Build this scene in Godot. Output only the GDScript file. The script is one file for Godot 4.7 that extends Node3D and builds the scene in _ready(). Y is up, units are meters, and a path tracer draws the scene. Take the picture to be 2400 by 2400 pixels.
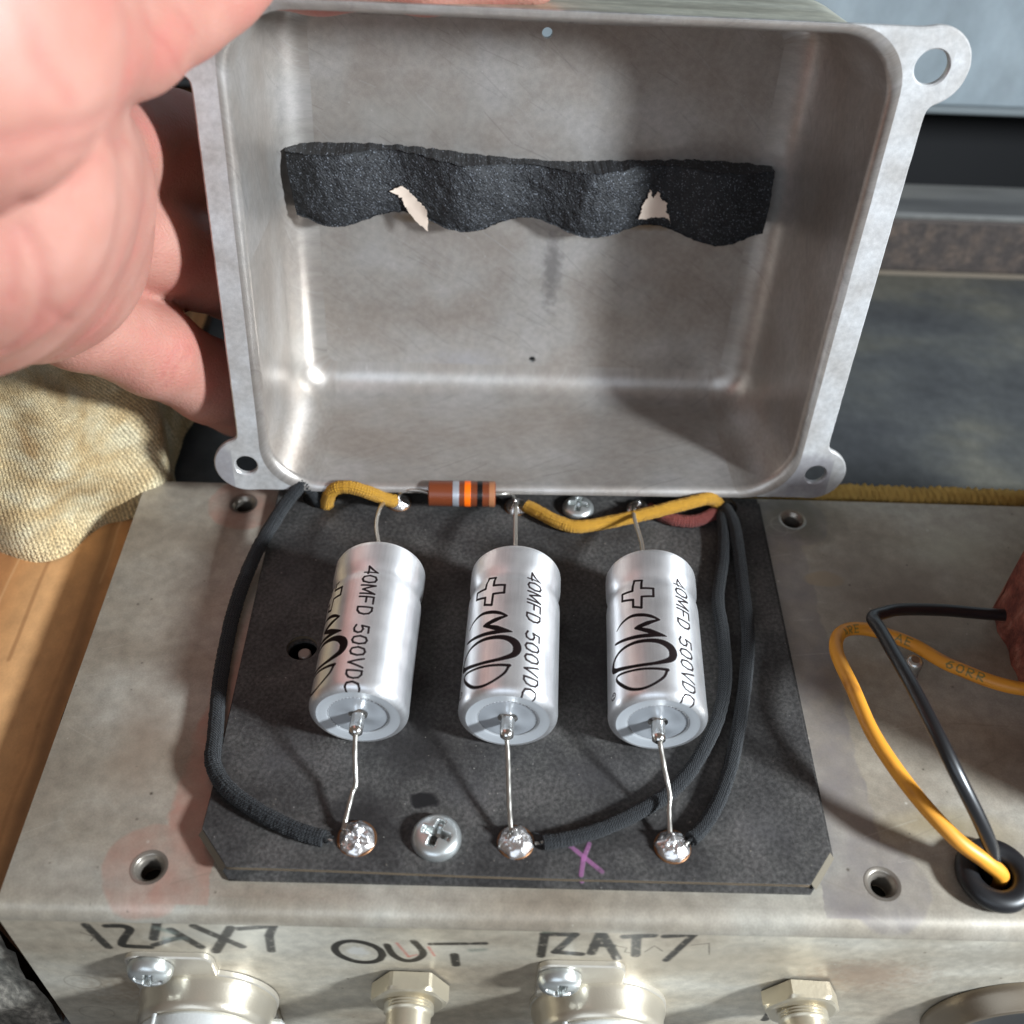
extends Node3D
# An opened capacitor cover on an amplifier chassis. Lengths in the builders are millimetres; MM turns them into metres.

const MM := 0.001

var mats := {}
var noise_cache := {}


# ------------------------------------------------------------------ mesh builder
class MB:
	var v := PackedVector3Array()
	var n := PackedVector3Array()
	var u := PackedVector2Array()
	var c := PackedColorArray()
	var idx := PackedInt32Array()

	# adds an indexed patch with its own smooth normals; dir: outward direction at vertex probe
	func patch(pv: PackedVector3Array, tris: PackedInt32Array, uv: PackedVector2Array, probe := -1, dir := Vector3.ZERO, cols := PackedColorArray()) -> void:
		var nn := PackedVector3Array()
		nn.resize(pv.size())
		for i in range(0, tris.size(), 3):
			var a := tris[i]
			var b := tris[i + 1]
			var d := tris[i + 2]
			var f: Vector3 = (pv[d] - pv[a]).cross(pv[b] - pv[a])
			nn[a] += f
			nn[b] += f
			nn[d] += f
		var flip := false
		if probe >= 0:
			flip = nn[probe].dot(dir) < 0.0
		var base := v.size()
		for i in pv.size():
			var q: Vector3 = nn[i].normalized()
			n.append(-q if flip else q)
		v.append_array(pv)
		if uv.size() == pv.size():
			u.append_array(uv)
		else:
			var z := PackedVector2Array()
			z.resize(pv.size())
			u.append_array(z)
		if cols.size() == pv.size():
			c.append_array(cols)
		else:
			var w := PackedColorArray()
			w.resize(pv.size())
			w.fill(Color.WHITE)
			c.append_array(w)
		for i in range(0, tris.size(), 3):
			idx.append(base + tris[i])
			idx.append(base + (tris[i + 2] if flip else tris[i + 1]))
			idx.append(base + (tris[i + 1] if flip else tris[i + 2]))

	# fn(i/nu, j/nv) -> Vector3
	func grid(nu: int, nv: int, fn: Callable, uvfn = null, probe_dir := Vector3.ZERO, wrap := false) -> void:
		var pv := PackedVector3Array()
		var uv := PackedVector2Array()
		for j in nv + 1:
			for i in nu + 1:
				var a := float(i) / nu
				var b := float(j) / nv
				pv.append(fn.call(a, b))
				uv.append(uvfn.call(a, b) if uvfn != null else Vector2(a, b))
		var t := PackedInt32Array()
		for j in nv:
			for i in nu:
				var p := j * (nu + 1) + i
				t.append_array([p, p + 1, p + nu + 2, p, p + nu + 2, p + nu + 1])
		var mid := (nv / 2) * (nu + 1) + nu / 2
		var start := n.size()
		patch(pv, t, uv, mid if probe_dir != Vector3.ZERO else -1, probe_dir)
		if wrap:
			for j in nv + 1:
				var q0 := start + j * (nu + 1)
				var q1 := q0 + nu
				var s: Vector3 = (n[q0] + n[q1]).normalized()
				n[q0] = s
				n[q1] = s

	func ngon(pts: Array, dir: Vector3) -> void:
		var pv := PackedVector3Array(pts)
		var t := PackedInt32Array()
		for i in range(1, pts.size() - 1):
			t.append_array([0, i, i + 1])
		patch(pv, t, PackedVector2Array(), 0, dir)

	# profile of (radius, height) about the z axis of xf; sharp corners are split
	func lathe(profile: Array, xf: Transform3D, sides := 48, crease := 0.75) -> void:
		var runs := []
		var cur := [profile[0]]
		for k in range(1, profile.size()):
			cur.append(profile[k])
			if k < profile.size() - 1:
				var d0: Vector2 = (profile[k] - profile[k - 1]).normalized()
				var d1: Vector2 = (profile[k + 1] - profile[k]).normalized()
				if d0.dot(d1) < crease:
					runs.append(cur)
					cur = [profile[k]]
		runs.append(cur)
		for run in runs:
			var m: int = run.size()
			var pv := PackedVector3Array()
			var uv := PackedVector2Array()
			for k in m:
				for i in sides + 1:
					var a := TAU * i / sides
					var p: Vector2 = run[k]
					pv.append(xf * Vector3(p.x * sin(a), p.x * cos(a), p.y))
					uv.append(Vector2(float(i) / sides, p.y))
			var t := PackedInt32Array()
			for k in m - 1:
				for i in sides:
					var p := k * (sides + 1) + i
					t.append_array([p, p + 1, p + sides + 2, p, p + sides + 2, p + sides + 1])
			var e: Vector2 = run[1] - run[0]
			# the outside lies to one side of the profile; the profile runs so that this is its right-hand side
			var out2 := Vector2(e.y, -e.x)
			var pr := 0 if run[0].x > 0.001 else sides + 1
			var ang := 0.0
			var dirv: Vector3 = xf.basis * Vector3(out2.x * sin(ang), out2.x * cos(ang), out2.y)
			var start := n.size()
			patch(pv, t, uv, pr, dirv)
			for k in m:
				var q0 := start + k * (sides + 1)
				var q1 := q0 + sides
				var s: Vector3 = (n[q0] + n[q1]).normalized()
				n[q0] = s
				n[q1] = s

	# rad: float or Callable(t 0..1, angle) -> radius
	func tube(path: Array, rad, sides := 12, caps := true, uvscale := 1.0) -> void:
		var m := path.size()
		var pv := PackedVector3Array()
		var uv := PackedVector2Array()
		var tan0: Vector3 = (path[1] - path[0]).normalized()
		var nx := tan0.cross(Vector3.UP if absf(tan0.y) < 0.9 else Vector3.RIGHT).normalized()
		var length := 0.0
		for k in m:
			var tg: Vector3 = (path[mini(k + 1, m - 1)] - path[maxi(k - 1, 0)]).normalized()
			nx = (nx - tg * nx.dot(tg)).normalized()
			var ny := tg.cross(nx)
			if k > 0:
				length += (path[k] - path[k - 1]).length()
			for i in sides + 1:
				var a := TAU * i / sides
				var r: float = rad.call(float(k) / (m - 1), a, length) if rad is Callable else rad
				pv.append(path[k] + (nx * cos(a) + ny * sin(a)) * r)
				uv.append(Vector2(float(i) / sides, length * uvscale))
		var t := PackedInt32Array()
		for k in m - 1:
			for i in sides:
				var p := k * (sides + 1) + i
				t.append_array([p, p + 1, p + sides + 2, p, p + sides + 2, p + sides + 1])
		var start := n.size()
		patch(pv, t, uv, 0, pv[0] - path[0])
		for k in m:
			var q0 := start + k * (sides + 1)
			var q1 := q0 + sides
			var s: Vector3 = (n[q0] + n[q1]).normalized()
			n[q0] = s
			n[q1] = s
		if caps:
			for e in [0, m - 1]:
				var cpv := []
				for i in sides:
					cpv.append(pv[e * (sides + 1) + i])
				ngon(cpv, (path[0] - path[1]) if e == 0 else (path[m - 1] - path[m - 2]))

	func box(lo: Vector3, hi: Vector3, b := 0.4, uvs := 0.01) -> void:
		var ce := (lo + hi) * 0.5
		var h := (hi - lo) * 0.5
		for ax in 3:
			for s in [-1.0, 1.0]:
				var a1 := (ax + 1) % 3
				var a2 := (ax + 2) % 3
				var face := []
				for q in [[-1, -1], [1, -1], [1, 1], [-1, 1]]:
					var p := Vector3.ZERO
					p[ax] = s * h[ax]
					p[a1] = q[0] * (h[a1] - b)
					p[a2] = q[1] * (h[a2] - b)
					face.append(ce + p)
				var d := Vector3.ZERO
				d[ax] = s
				var at := u.size()
				ngon(face, d)
				for k in 4:
					u[at + k] = Vector2(face[k][a1], face[k][a2]) * uvs
		for ax in 3:
			var a1 := (ax + 1) % 3
			var a2 := (ax + 2) % 3
			for s1 in [-1.0, 1.0]:
				for s2 in [-1.0, 1.0]:
					var q := []
					for e in [[-1, 0], [1, 0], [1, 1], [-1, 1]]:
						var p := Vector3.ZERO
						p[ax] = e[0] * (h[ax] - b)
						p[a1] = s1 * (h[a1] - (b if e[1] == 1 else 0.0))
						p[a2] = s2 * (h[a2] - (b if e[1] == 0 else 0.0))
						q.append(ce + p)
					var d := Vector3.ZERO
					d[a1] = s1
					d[a2] = s2
					ngon(q, d)
		for sx in [-1.0, 1.0]:
			for sy in [-1.0, 1.0]:
				for sz in [-1.0, 1.0]:
					var s := Vector3(sx, sy, sz)
					ngon([ce + s * Vector3(h.x, h.y - b, h.z - b), ce + s * Vector3(h.x - b, h.y, h.z - b), ce + s * Vector3(h.x - b, h.y - b, h.z)], s)

	# a sheet with holes: outline and holes are dense loops; map(Vector2, 0..1 across the thickness) -> Vector3
	func plate(outline: PackedVector2Array, holes: Array, map: Callable, step: float, uvfn: Callable, bevel := 0.0, walls := true, top := true, sharp_first := false) -> void:
		var rng := RandomNumberGenerator.new()
		rng.seed = 5
		var loops := [outline] + holes
		var up: Vector3 = map.call(outline[0], 1.0) - map.call(outline[0], 0.0)
		if top:
			var pts := PackedVector2Array()
			var inner := []
			for li in loops.size():
				var lp: PackedVector2Array = MB.inset(loops[li], bevel if li == 0 else (0.0 if li == 1 and sharp_first else -bevel))
				inner.append(lp)
				pts.append_array(lp)
			var lo := outline[0]
			var hi := outline[0]
			for p in outline:
				lo = lo.min(p)
				hi = hi.max(p)
			var y := lo.y + step * 0.5
			while y < hi.y:
				var x := lo.x + step * 0.5
				while x < hi.x:
					var p := Vector2(x + rng.randf_range(-0.1, 0.1) * step, y + rng.randf_range(-0.1, 0.1) * step)
					var ok := Geometry2D.is_point_in_polygon(p, inner[0])
					for li in range(1, inner.size()):
						ok = ok and not Geometry2D.is_point_in_polygon(p, inner[li])
					if ok:
						for lp in inner:
							for k in lp.size():
								if lp[k].distance_squared_to(p) < step * step * 0.06:
									ok = false
									break
							if not ok:
								break
					if ok:
						pts.append(p)
					x += step
				y += step
			var tri := Geometry2D.triangulate_delaunay(pts)
			var keep := PackedInt32Array()
			for i in range(0, tri.size(), 3):
				var q: Vector2 = (pts[tri[i]] + pts[tri[i + 1]] + pts[tri[i + 2]]) / 3.0
				var ok := Geometry2D.is_point_in_polygon(q, inner[0])
				for li in range(1, inner.size()):
					ok = ok and not Geometry2D.is_point_in_polygon(q, inner[li])
				if ok:
					if (pts[tri[i + 1]] - pts[tri[i]]).cross(pts[tri[i + 2]] - pts[tri[i]]) < 0.0:
						keep.append_array([tri[i], tri[i + 2], tri[i + 1]])
					else:
						keep.append_array([tri[i], tri[i + 1], tri[i + 2]])
			var pv := PackedVector3Array()
			var uv := PackedVector2Array()
			for p in pts:
				pv.append(map.call(p, 1.0))
				uv.append(uvfn.call(p))
			patch(pv, keep, uv, keep[0], up)
			if bevel > 0.0:
				for li in loops.size():
					if li == 1 and sharp_first:
						continue
					strip(inner[li], loops[li], func(p): return map.call(p, 1.0), func(p): return map.call(p, 1.0 - bevel / maxf(up.length(), 0.01)), uvfn, up)
		if walls:
			for li in loops.size():
				var f := 1.0 - (bevel / maxf(up.length(), 0.01) if top else 0.0)
				strip(loops[li], loops[li], func(p): return map.call(p, f), func(p): return map.call(p, 0.0), uvfn, Vector3.ZERO)

	func strip(la: PackedVector2Array, lb: PackedVector2Array, fa: Callable, fb: Callable, uvfn: Callable, dir: Vector3) -> void:
		var m := la.size()
		var pv := PackedVector3Array()
		var uv := PackedVector2Array()
		for i in m + 1:
			pv.append(fa.call(la[i % m]))
			pv.append(fb.call(lb[i % m]))
			uv.append(uvfn.call(la[i % m]))
			uv.append(uvfn.call(lb[i % m]))
		var t := PackedInt32Array()
		for i in m:
			t.append_array([i * 2, i * 2 + 1, i * 2 + 3, i * 2, i * 2 + 3, i * 2 + 2])
		patch(pv, t, uv, 0 if dir != Vector3.ZERO else -1, dir)

	static func inset(lp: PackedVector2Array, d: float) -> PackedVector2Array:
		if d == 0.0:
			return lp
		var area := 0.0
		var m := lp.size()
		for i in m:
			area += lp[i].cross(lp[(i + 1) % m])
		var sgn := 1.0 if area > 0.0 else -1.0
		var out := PackedVector2Array()
		for i in m:
			var t: Vector2 = (lp[(i + 1) % m] - lp[(i + m - 1) % m]).normalized()
			out.append(lp[i] + Vector2(-t.y, t.x) * sgn * d)
		return out

	func mesh(mat: Material, scale := 0.001) -> ArrayMesh:
		var vs := PackedVector3Array()
		vs.resize(v.size())
		for i in v.size():
			vs[i] = v[i] * scale
		var arr := []
		arr.resize(Mesh.ARRAY_MAX)
		arr[Mesh.ARRAY_VERTEX] = vs
		arr[Mesh.ARRAY_NORMAL] = n
		arr[Mesh.ARRAY_TEX_UV] = u
		arr[Mesh.ARRAY_COLOR] = c
		arr[Mesh.ARRAY_INDEX] = idx
		var m := ArrayMesh.new()
		m.add_surface_from_arrays(Mesh.PRIMITIVE_TRIANGLES, arr)
		m.surface_set_material(0, mat)
		return m


# ------------------------------------------------------------------ nodes
func part(called: String, b: MB, mat: Material, parent: Node, label := "") -> MeshInstance3D:
	var o := MeshInstance3D.new()
	o.name = called
	o.mesh = b.mesh(mat)
	parent.add_child(o, true)
	if label:
		o.set_meta("label", label)
	return o


func thing(called: String, label: String, category: String, at := Vector3.ZERO, group := "") -> Node3D:
	var o := Node3D.new()
	o.name = called
	o.position = at * MM
	add_child(o, true)
	tag(o, label, category, group)
	return o


func tag(o: Node, label: String, category: String, group := "", kind := "") -> void:
	if label:
		o.set_meta("label", label)
	if category:
		o.set_meta("category", category)
	if group:
		o.set_meta("group", group)
	if kind:
		o.set_meta("kind", kind)


# ------------------------------------------------------------------ curves, loops
func smooth_path(p: Array, per := 6) -> Array:
	var out := []
	for i in p.size() - 1:
		var a: Vector3 = p[maxi(i - 1, 0)]
		var d: Vector3 = p[mini(i + 2, p.size() - 1)]
		for k in per:
			out.append(p[i].cubic_interpolate(p[i + 1], a, d, float(k) / per))
	out.append(p[-1])
	return out


func circle(cx: float, cy: float, r: float, m := 32) -> PackedVector2Array:
	var o := PackedVector2Array()
	for i in m:
		o.append(Vector2(cx + r * cos(TAU * i / m), cy + r * sin(TAU * i / m)))
	return o


func dense(lp: PackedVector2Array, step: float) -> PackedVector2Array:
	var o := PackedVector2Array()
	for i in lp.size():
		var a := lp[i]
		var b := lp[(i + 1) % lp.size()]
		var m := maxi(1, int(ceil(a.distance_to(b) / step)))
		for k in m:
			o.append(a.lerp(b, float(k) / m))
	return o


# rounded rectangle with a fixed number of points, so that loops of different size join
func rrect(x0: float, x1: float, y0: float, y1: float, r: float, corner := 10, side := 16) -> PackedVector2Array:
	var o := PackedVector2Array()
	var cs := [Vector2(x1 - r, y0 + r), Vector2(x1 - r, y1 - r), Vector2(x0 + r, y1 - r), Vector2(x0 + r, y0 + r)]
	for q in 4:
		for k in corner + 1:
			var a := -PI / 2 + PI / 2 * q + PI / 2 * k / corner
			o.append(cs[q] + Vector2(cos(a), sin(a)) * r)
		var a0 := o[o.size() - 1]
		var an := -PI / 2 + PI / 2 * (q + 1)
		var b0: Vector2 = cs[(q + 1) % 4] + Vector2(cos(an), sin(an)) * r
		for k in range(1, side):
			o.append(a0.lerp(b0, float(k) / side))
	return o


# ------------------------------------------------------------------ noise and textures
func noise(sd: int, freq: float, oct := 4, kind := FastNoiseLite.TYPE_SIMPLEX_SMOOTH) -> FastNoiseLite:
	var f := FastNoiseLite.new()
	f.seed = sd
	f.noise_type = kind
	f.frequency = freq
	f.fractal_octaves = oct
	f.fractal_type = FastNoiseLite.FRACTAL_FBM
	return f


# bytes of a noise picture; sx stretches it along x
func nbytes(w: int, h: int, sd: int, freq: float, oct := 4, sx := 1.0, sy := 1.0) -> PackedByteArray:
	var im := noise(sd, freq, oct).get_image(maxi(2, int(w / sx)), maxi(2, int(h / sy)), false, false, true)
	im.convert(Image.FORMAT_L8)
	if sx != 1.0 or sy != 1.0:
		im.resize(w, h, Image.INTERPOLATE_CUBIC)
	return im.get_data()


func seamless(sd: int, freq: float, size := 512, oct := 4, as_normal := false, strength := 4.0, ramp: Array = []) -> NoiseTexture2D:
	var t := NoiseTexture2D.new()
	t.width = size
	t.height = size
	t.seamless = true
	t.noise = noise(sd, freq, oct)
	t.as_normal_map = as_normal
	t.bump_strength = strength
	if ramp.size():
		var g := Gradient.new()
		g.offsets = PackedFloat32Array(ramp[0])
		g.colors = PackedColorArray(ramp[1])
		t.color_ramp = g
	return t


class Canvas:
	var w: int
	var h: int
	var px := PackedFloat32Array()  # rgb, sRGB values

	func _init(ww: int, hh: int) -> void:
		w = ww
		h = hh
		px.resize(w * h * 3)

	func stroke(pts: Array, widths, col: Color, alpha := 1.0, soft := 0.8, rough: FastNoiseLite = null) -> void:
		for s in pts.size() - 1:
			var a: Vector2 = pts[s]
			var b: Vector2 = pts[s + 1]
			var wa: float = (widths[s] if widths is Array else widths) * 0.5
			var wb: float = (widths[s + 1] if widths is Array else widths) * 0.5
			var m := maxf(wa, wb) + soft + 1.0
			var d := b - a
			var l2 := maxf(d.length_squared(), 1e-6)
			for y in range(maxi(0, int(minf(a.y, b.y) - m)), mini(h, int(maxf(a.y, b.y) + m) + 1)):
				for x in range(maxi(0, int(minf(a.x, b.x) - m)), mini(w, int(maxf(a.x, b.x) + m) + 1)):
					var p := Vector2(x, y)
					var t := clampf((p - a).dot(d) / l2, 0.0, 1.0)
					var q := lerpf(wa, wb, t) - (a + d * t).distance_to(p)
					var k := clampf(q / soft + 0.5, 0.0, 1.0) * alpha
					if rough and k > 0.0:
						k *= clampf(1.15 + rough.get_noise_2d(x, y) * 1.1, 0.0, 1.0)
					if k > 0.0:
						var o := (y * w + x) * 3
						px[o] = lerpf(px[o], col.r, k)
						px[o + 1] = lerpf(px[o + 1], col.g, k)
						px[o + 2] = lerpf(px[o + 2], col.b, k)

	func blob(c: Vector2, r: Vector2, col: Color, alpha: float, soft: float, rough: FastNoiseLite = null, ring := 0.0) -> void:
		for y in range(maxi(0, int(c.y - r.y * 1.5)), mini(h, int(c.y + r.y * 1.5) + 1)):
			for x in range(maxi(0, int(c.x - r.x * 1.5)), mini(w, int(c.x + r.x * 1.5) + 1)):
				var d := ((Vector2(x, y) - c) / r).length()
				if rough:
					d += rough.get_noise_2d(x, y) * 0.35
				var k := clampf((1.0 - d) / soft, 0.0, 1.0)
				if ring > 0.0:
					k *= clampf((d - 1.0 + ring) / soft, 0.0, 1.0)
				k *= alpha
				if k > 0.0:
					var o := (y * w + x) * 3
					px[o] = lerpf(px[o], col.r, k)
					px[o + 1] = lerpf(px[o + 1], col.g, k)
					px[o + 2] = lerpf(px[o + 2], col.b, k)

	func texture() -> ImageTexture:
		var by := PackedByteArray()
		by.resize(w * h * 3)
		for i in w * h * 3:
			by[i] = int(clampf(px[i], 0.0, 1.0) * 255.0)
		return ImageTexture.create_from_image(Image.create_from_data(w, h, false, Image.FORMAT_RGB8, by))


# a mottled ground: ramp of colours over blended noises
func mottle(w: int, h: int, sd: int, f_coarse: float, f_fine: float, cols: Array, fine := 0.10, speck := 0.06, sx := 1.0, sy := 1.0, mid := 0.12) -> Canvas:
	var cv := Canvas.new(w, h)
	var a := nbytes(w, h, sd, f_coarse, 4, sx, sy)
	var b := nbytes(w, h, sd + 7, f_coarse * 2.3, 3, sx, sy)
	var f := nbytes(w, h, sd + 13, f_fine, 3)
	var rng := RandomNumberGenerator.new()
	rng.seed = sd
	var last := cols.size() - 1
	for i in w * h:
		var t: float = clampf((a[i] / 255.0 - 0.5) * 1.5 + 0.5, 0.0, 0.999) * last
		var k := int(t)
		var q: Color = cols[k].lerp(cols[mini(k + 1, last)], t - k)
		var g: float = 1.0 + (b[i] / 255.0 - 0.5) * mid + (f[i] / 255.0 - 0.5) * fine * 2.0 + rng.randf_range(-speck, speck)
		cv.px[i * 3] = q.r * g
		cv.px[i * 3 + 1] = q.g * g
		cv.px[i * 3 + 2] = q.b * g
	return cv


func std(col: Color, rough: float, metal := 0.0, spec := 0.5) -> StandardMaterial3D:
	var m := StandardMaterial3D.new()
	m.albedo_color = col
	m.roughness = rough
	m.metallic = metal
	m.metallic_specular = spec
	m.cull_mode = BaseMaterial3D.CULL_DISABLED
	return m


func tex(cv: Texture2D, rough: float, metal := 0.0) -> StandardMaterial3D:
	var m := std(Color.WHITE, rough, metal)
	m.albedo_texture = cv
	return m


func relief(m: StandardMaterial3D, t: Texture2D, depth_mm: float, triplanar := 0.0) -> StandardMaterial3D:
	m.heightmap_enabled = true
	m.heightmap_texture = t
	m.heightmap_scale = depth_mm * 0.1
	if triplanar > 0.0:
		m.uv1_triplanar = true
		m.uv1_scale = Vector3.ONE * triplanar
	return m


func C8(r: int, g: int, b: int) -> Color:
	return Color(r / 255.0, g / 255.0, b / 255.0)


# ------------------------------------------------------------------ the scene
func _ready() -> void:
	camera_and_light()
	make_materials()
	background()
	chassis()
	board()
	front_fittings()
	lid()
	capacitors()
	resistor()
	wires()
	screws()
	hand()


func camera_and_light() -> void:
	var cam := Camera3D.new()
	cam.name = "camera"
	cam.position = Vector3(-6.783, 180.721, 134.715) * MM
	cam.rotation = Vector3(-0.787, -0.028, 0.049)
	cam.near = 0.01
	cam.far = 20.0
	var at := CameraAttributesPhysical.new()
	at.frustum_focal_length = 25.28
	at.frustum_focus_distance = 0.215
	at.frustum_near = 0.01
	at.frustum_far = 20.0
	at.exposure_aperture = 9.5
	cam.attributes = at
	cam.fov = 50.78
	add_child(cam)
	cam.make_current()

	var env := Environment.new()
	env.background_mode = Environment.BG_COLOR
	env.background_color = Color(0.415, 0.366, 0.33)
	env.background_energy_multiplier = 1.0
	env.tonemap_mode = Environment.TONE_MAPPER_LINEAR
	env.tonemap_exposure = 1.0
	env.sdfgi_enabled = true
	env.ssao_enabled = true
	env.ssil_enabled = true
	var we := WorldEnvironment.new()
	we.name = "world"
	we.environment = env
	add_child(we)

	# the work lamp: above, to the right and in front
	var key := SpotLight3D.new()
	key.name = "work_lamp"
	key.position = Vector3(0.45, 0.262, 0.222)
	key.light_color = Color(0.93, 0.97, 1.0)
	key.light_energy = 0.8
	key.light_size = 0.034
	key.spot_range = 4.0
	key.spot_angle = 45.0
	key.spot_attenuation = 2.0
	key.shadow_enabled = true
	add_child(key)
	key.look_at(Vector3(0.0, 0.03, -0.03))

	# cool light from a wide opening behind and above the viewer
	var soft := AreaLight3D.new()
	soft.name = "daylight_opening"
	soft.position = Vector3(-0.22, 0.62, 0.95)
	soft.area_size = Vector2(0.9, 0.6)
	soft.light_color = Color(0.86, 0.93, 1.0)
	soft.light_energy = 0.34
	soft.area_range = 5.0
	soft.shadow_enabled = true
	add_child(soft)
	soft.look_at(Vector3(0.0, 0.0, -0.02))


func make_materials() -> void:
	var fine := seamless(21, 0.05, 256, 3)
	var grit := seamless(22, 0.12, 512, 3)
	mats.grit = grit
	# zinc plated bits
	mats.zinc = std(C8(205, 208, 206), 0.33, 0.85)
	mats.brass = relief(std(C8(206, 199, 186), 0.38, 0.7), fine, 0.02, 60.0)
	mats.warm_brass = relief(std(C8(196, 186, 165), 0.38, 0.7), fine, 0.02, 60.0)
	mats.hole_steel = std(C8(150, 142, 132), 0.34, 0.7)
	mats.tin = std(C8(222, 220, 216), 0.2, 1.0)
	mats.solder = std(C8(220, 216, 214), 0.27, 0.9)
	mats.wire_bare = std(C8(196, 192, 184), 0.3, 0.9)
	mats.alu = std(C8(214, 216, 218), 0.34, 0.7)
	mats.alu_face = std(C8(224, 228, 232), 0.34, 0.5)
	mats.alu_disc = std(C8(214, 219, 225), 0.2, 0.6)
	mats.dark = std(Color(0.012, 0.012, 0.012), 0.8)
	mats.rubber = std(C8(24, 24, 26), 0.42)
	mats.shield = relief(std(C8(222, 224, 222), 0.5, 0.45), grit, 0.03, 30.0)
	# cloth covered wires: braid relief over the tube
	var br := Image.create(64, 64, false, Image.FORMAT_L8)
	for y in 64:
		for x in 64:
			var a := sin(TAU * (x + y) / 32.0)
			var b := sin(TAU * (x - y) / 32.0)
			var q := maxf(absf(a), absf(b)) if (a * b > 0.0) else absf(a) * 0.6
			br.set_pixel(x, y, Color(q, q, q))
	var brt := ImageTexture.create_from_image(br)
	for q in [["cloth_black", C8(23, 24, 26), 0.95], ["cloth_yellow", C8(222, 158, 36), 0.85], ["cloth_red", C8(136, 58, 48), 0.85]]:
		var fl := Image.create(128, 128, false, Image.FORMAT_RGB8)
		var rn := RandomNumberGenerator.new()
		rn.seed = 23
		for y in 128:
			for x in 128:
				var k: float = 0.55 + 0.6 * br.get_pixel(x % 64, y % 64).r + rn.randf_range(-0.25, 0.25)
				var cc: Color = q[1] * k
				if q[0] == "cloth_black" and rn.randf() < 0.12:
					cc = C8(70, 78, 86)
				fl.set_pixel(x, y, Color(cc.r, cc.g, cc.b))
		var m := tex(ImageTexture.create_from_image(fl), q[2])
		relief(m, brt, 0.5)
		m.uv1_scale = Vector3(4, 4, 1)
		m.rim_enabled = true
		m.rim = 0.16
		m.rim_tint = 0.9
		mats[q[0]] = m
	mats.plastic_black = std(C8(22, 22, 24), 0.3)
	mats.plastic_black.clearcoat_enabled = true
	mats.plastic_black.clearcoat = 0.4


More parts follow.
